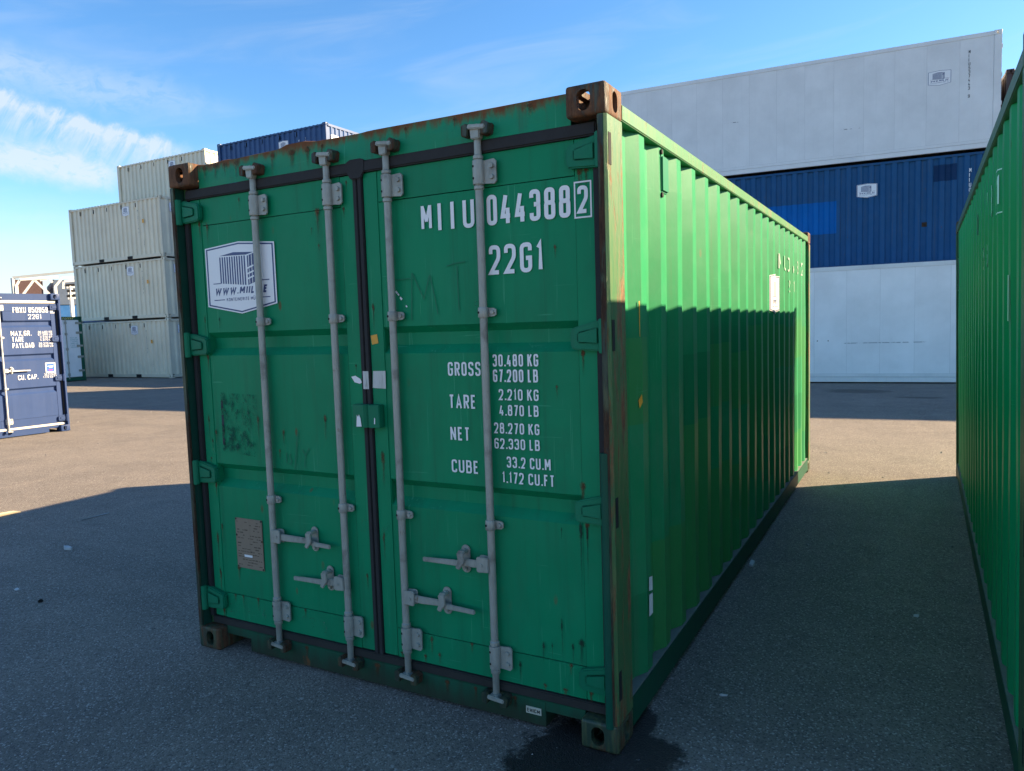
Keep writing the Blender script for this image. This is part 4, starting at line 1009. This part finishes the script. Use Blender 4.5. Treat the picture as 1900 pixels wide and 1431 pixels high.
sheet(rf, 'scuff_mark', [(-1.2085, 1.4, .985), (-1.2085, 3.2, .985), (-1.2085, 3.2, 1.0), (-1.2085, 1.4, 1.0)], patchy('scuff_line', (.25, .27, .30), .44, .54, 9))
for y in (3.55, 3.8): part('rust_spot', MB().cyl((-1.2075, y, 1.06), (-1.2095, y, 1.06), .014, n=8), M_keep, rf)

WB = box_mats('worn_blue', (.014, .085, .205), rust=.045, streak=.65, spec=.12, chalk=.05, dirt=(.07, .10, .14), spots=.6)
def box40(mats, H, doors=False):
    r = empty('shipping_container'); shell(r, 12.192, H, mats, doors=doors); return r
b40 = row(box40(WB, HR), X2, Y2+.02, .002+HR+.012); tag(b40, 'faded blue container wedged between two white refrigerated ones', 'container')
lo40 = row(box40(WB, HR), X2, Y2+.02, .002); tag(lo40, 'blue container hidden behind the white refrigerated container on the ground', 'container')
P40 = rib_profile(12.192, xi=1.158, sl=.040)
def side_patch(parent, y0, y1, z0, z1, mat, name, off=.0025): return side_sheet(parent, name, [(y0, z0), (y1, z0), (y1, z1), (y0, z1)], mat, -1, P40, off)
side_patch(b40, 3.80, 6.4, 1.05, 1.93, paint('fresh_blue_patch', (.001, .125, .40), .5, streak=.05, spec=.1), 'paint_patch')
side_patch(b40, .93, 1.46, 2.20, 2.62, paint('dark_blue_patch', (.006, .035, .10), .5, streak=.1, spec=.1), 'paint_patch')
side_patch(b40, 1.60, 1.72, 1.05, 1.17, M_lip, 'rust_patch')
mb = MB(); b_, p_, w_ = logo_parts(lambda x, y, li: (-1.2105-.001*li, 3.04-x*.50, 2.13+y*.52))
o = part('logo_sticker', b_, M_sticker, b40); part('sticker_print', p_, M_print, o); part('sticker_highlight', w_, M_sticker, o); o['label'] = 'white hexagonal sticker with navy container emblem'
vcol(b40, 'MIIU0442', .66, 2.36, .10, -1, 1.2085, M_white, .125)
BR = box_mats('brown', (.075, .042, .036), rust=.10, streak=.3)
H3 = 2.56; br0 = box40(BR, H3); X3 = X2+.10
for i in range(3):
    o = br0 if i == 0 else copy_tree(br0)
    row(o, X3+12.192*dx, Y2+(.10+12.192)*dy, .002+i*(H3+.012))
    tag(o, ('brown container just visible right of the pale grey refrigerated one', 'brown container hidden behind the right green container')[i < 2], 'container', 'brown containers at the right')

# small refrigerated box with green frame at the far left
M_gf = paint('dark_green_frame', (.012, .085, .05), .45, rust=.03, streak=.2)
M_wd = paint('white_reefer_door', (.72, .75, .76), .4, streak=.12, dirt=(.3, .3, .3))
gw = empty('refrigerated_container', (-28.72, 15.58-1.219, .002), math.pi/2)
tag(gw, 'white-doored container with dark green frame left of the beige stack', 'container')
H4 = 2.60
for sx in (-1, 1):
    for ye in (0, 1):
        for tp in (0, 1): casting(gw, sx, ye, tp, L20, H4, M_gf)
    for y0, y1 in ((.001, .16), (L20-.16, L20-.001)): part('corner_post', MB().box(*sorted((sx*1.217, sx*1.10)), y0, y1, .119, H4-.119), M_gf, gw, bevel=.006)
    part('side_panel', MB().box(*sorted((sx*1.205, sx*1.15)), .161, L20-.161, .03, H4-.02), M_wd, gw)
    dd = part('door', MB().box(*sorted((sx*.006, sx*1.098)), .03, .10, .17, H4-.14), M_wd, gw, bevel=.012)
    for z in (.42, .98, 1.42, 1.95, 2.34): part('hinge', MB().box(*sorted((sx*.95, sx*1.19)), -.004, .034, z-.045, z+.045), M_galv, dd, bevel=.006)
    part('locking_rod', MB().cyl((sx*.55, .012, .1), (sx*.55, .012, H4-.06), .02), M_galv, dd)
    for z in (.28, .75, 1.3, 1.9, 2.35): part('rod_bracket', MB().box(sx*.55-.05, sx*.55+.05, .004, .034, z-.05, z+.05), M_galv, dd, bevel=.006)
part('header', MB().box(-1.057, 1.057, .012, .16, H4-.13, H4-.01), M_gf, gw); part('sill', MB().box(-1.057, 1.057, .012, .16, .02, .16), M_gf, gw)
part('roof_panel', MB().box(-1.149, 1.149, .165, L20-.1, H4-.06, H4-.02), M_wd, gw); part('floor_underside', MB().box(-1.149, 1.149, .165, L20-.1, .04, .1), M_under, gw)
mb = MB()
for i in range(6): stroke(mb, [(.45+i*.075, 2.485), (.50+i*.075, 2.57)], False, .028, lambda a, b: (a, .0105, b))
part('hazard_stripe', mb, plain('hazard_yellow', (.55, .45, .12), .6), gw)
lt = plain('teal_lettering', (.10, .34, .33), .6)
mb = MB()
for i, s in enumerate(('MAX.GR.', '34000 KG', 'TARE', '3080 KG', 'NET', '30920 KG')): text(mb, s, .70, 1.72-i*.075, .05, lambda u, z, li=0: (u, .0285-.0003*li, z), width=.30)
part('lettering', mb, lt, gw)

# ------------------------------------------------------------------ far off: lifting frame and stacks behind it
M_frame = plain('white_steel_frame', (.72, .71, .66), .45, 0, .08, 5)
M_gbeam = plain('grey_steel_beam', (.30, .33, .35), .5, 0, .12, 5)
fr = empty('lifting_frame', (-38.2, 19.4, 0)); tag(fr, 'white steel lifting frame with diagonal braces beyond the navy container', 'lifting frame')
ax = Vector((1.28, 2.26, 0)).normalized()           # runs away to the right in the picture
def Pf(s, z, off=0): q = ax*s; return (q.x+off*ax.y, q.y-off*ax.x, z)
for q in (-1.06, 1.30): part('leg', MB().beam(Pf(q, .0), Pf(q, 4.45), .14, .14), M_frame, fr)
part('mast', MB().beam(Pf(-1.17, .0), Pf(-1.17, 4.84), .13, .13), M_gbeam, fr)
part('top_beam', MB().beam(Pf(-1.17, 4.86), Pf(2.4, 5.30), .12, .12), M_gbeam, fr)
part('top_girder', MB().beam(Pf(-.87, 4.77), Pf(.80, 4.90), .16, .13), M_frame, fr)
for a, za, b, zb in ((-1.06, 4.42, -.87, 4.75), (-.26, 4.76, -.78, 4.02), (-.26, 4.76, .36, 4.02), (.62, 4.40, .96, 4.84), (.96, 4.86, 1.75, 4.92), (1.05, 4.68, 1.75, 4.74), (.62, 4.42, .62, 3.2), (1.02, 4.66, .98, 4.3), (-.02, 4.74, .30, 4.80), (.42, 4.78, .52, 4.62)):
    part('brace', MB().beam(Pf(a, za), Pf(b, zb), .12, .11), M_frame, fr)
for q, z in ((1.08, 4.48), (1.12, 4.18), (1.1, 3.92)):
    part('hydraulic_arm', MB().beam(Pf(q, z), Pf(1.9, z+.06), .16, .10), M_dark, fr)
    part('hydraulic_sleeve', MB().beam(Pf(q+.05, z-.12), Pf(1.9, z-.06), .14, .09), M_frame, fr)
part('cross_tie', MB().beam(Pf(-1.3, .20), Pf(1.6, .20), .22, .22), M_frame, fr)
part('counterweight', MB().box(-.2, .5, .1, 1.0, .32, .9), M_gbeam, fr, bevel=.03)
FC = {'blue': box_mats('far_blue', (.03, .12, .30)), 'orange': box_mats('far_orange', (.10, .058, .05), streak=.2), 'white': box_mats('far_white', (.09, .12, .17)), 'navy': box_mats('far_navy', (.03, .07, .16))}
far = {}
def far_box(kind, xl, yf, lev, label, rz=0.35):
    if kind not in far:
        far[kind] = box40(FC[kind], 2.591); o = far[kind]
    else: o = copy_tree(far[kind])
    o.location = (xl, yf, .002+lev*2.605); o.rotation_euler = (0, 0, -math.pi/2+rz); tag(o, label, 'container', 'containers far off at the left'); return o
FAR = [('blue', -88.0, 31.5, 3, 'far blue container stacked left of the white lifting frame', .35), ('orange', -77.5, 40.3, 3, 'far orange container glimpsed through the white lifting frame', 2.67),
       ('white', -75.9, 43.2, 3, 'far white container glimpsed between the frame braces', 2.67), ('navy', -74.2, 45.9, 3, 'far navy container glimpsed right of the frame braces', 2.67)]
for kd, x, y, n, lb_, rz_ in FAR:
    for l in range(n):
        kk = kd if l == n-1 else ('navy' if (l+n) % 2 else 'blue')
        far_box(kk, x, y, l, lb_ if l == n-1 else 'far container hidden in the lower tiers behind the navy one', rz_)
far_box('blue', -62.0, 36.5, 0, 'far blue container between the white-doored box and the beige stack'); far_box('blue', -62.0, 36.5, 1, 'far blue container right above another, beside the beige stack')

# ------------------------------------------------------------------ litter and grit on the asphalt
M_pap = plain('paper_scrap', (.42, .44, .45), .7, 0, .1, 20); M_wood = plain('pale_wood_splinter', (.62, .50, .30), .8, 0, .2, 20)
def scrap(name, x, y, pts, mat, label, cat, h=.012):
    mb = MB(); n = len(pts); rr = random.Random(int((x+50)*100))
    pts = [(a*.7, b*.7*rr.uniform(.7, 1.3)) for a, b in pts]; mb.v = [(a, b, .001+rr.uniform(0, .003)) for a, b in pts]+[(a*.96, b*.96, .003+rr.uniform(.2, 1)*h) for a, b in pts]
    mb.f = [tuple(range(n-1, -1, -1)), tuple(range(n, 2*n))]+[(i, (i+1) % n, n+(i+1) % n, n+i) for i in range(n)]
    o = part(name, mb, mat, None); o.location = (x, y, .0005); tag(o, label, cat, 'litter on the asphalt'); return o
scrap('paper_scrap', .26, .65, [(-.024, -.01), (-.004, -.016), (.022, -.006), (.026, .010), (.004, .004), (-.018, .012)], M_pap, 'small white scrap on the asphalt right of the wet patch', 'litter')
scrap('paper_scrap', .035, 2.53, [(-.02, -.05), (.02, -.05), (.022, .05), (-.018, .05)], M_pap, 'upright-looking white scrap close beside the green long wall', 'litter', .03)
scrap('paper_scrap', -5.03, .81, [(-.06, -.02), (0, -.03), (.07, -.005), (.06, .02), (-.03, .02)], M_pap, 'white crumpled scrap on the shaded asphalt at far left', 'litter', .03)
scrap('wood_splinter', -6.83, 1.25, [(-.03, -.16), (.03, -.14), (.03, .17), (-.02, .16)], M_wood, 'pale wooden stick at the shadow edge by the left border', 'litter', .03)
scrap('wood_splinter', -5.88, 1.57, [(-.012, -.17), (.014, -.16), (.012, .17), (-.012, .18)], plain('grey_stick', (.30, .32, .33), .8), 'thin grey stick on shaded asphalt left of the doors', 'litter', .012)
scrap('paper_scrap', -4.39, .08, [(-.03, -.01), (.02, -.015), (.03, .01), (-.02, .015)], M_pap, 'tiny white scrap at the lower left of the shade', 'litter')
scrap('pebble', -4.0, .02, [(-.02, -.015), (.01, -.02), (.022, .004), (.004, .02), (-.018, .012)], M_dark, 'dark pebble near the lower left white scrap', 'stone', .02)
scrap('paper_scrap', 1.03, 1.99, [(-.02, -.012), (.012, -.018), (.022, .008), (-.01, .016)], M_pap, 'white crumb on the asphalt in the lane by the right container', 'litter')
gr = MB(); rr = random.Random(3)
for i in range(2600):
    if i < 1500: x, y = rr.uniform(-7.5, 1.3), rr.uniform(-1.6, 6)
    else: x, y = rr.uniform(-25, 2), rr.uniform(3, 14)
    if -2.46 < x < .03 and y > -.03 and y < 6.1: continue
    s = rr.choice((.0022, .003, .004, .0055, .008)) * (1 if i < 1500 else 2.2); a = rr.uniform(0, 6.28)
    q = [(x+s*rr.uniform(.6, 1.2)*math.cos(a+k*1.571), y+s*rr.uniform(.6, 1.2)*math.sin(a+k*1.571)) for k in range(4)]
    gr.add([(a_, b_, 0) for a_, b_ in q]+[(x, y, s*rr.uniform(.6, 1.1))], [(0, 1, 4), (1, 2, 4), (2, 3, 4), (3, 0, 4)])
g_ = NT('grit_stone'); rv = g_.voro(g_.coords(rnd=False), 60, 1); sc_ = g_.node('ShaderNodeSeparateColor'); g_.l.new(rv, sc_.inputs[0])
gmat = g_.fin(g_.mix(sc_.outputs[0], (.05, .05, .05), (.42, .40, .37)), .85, 0, .3)
tag(obj('grit', gr.mesh('grit', gmat)), 'loose grit scattered over the asphalt', None, None, 'stuff')
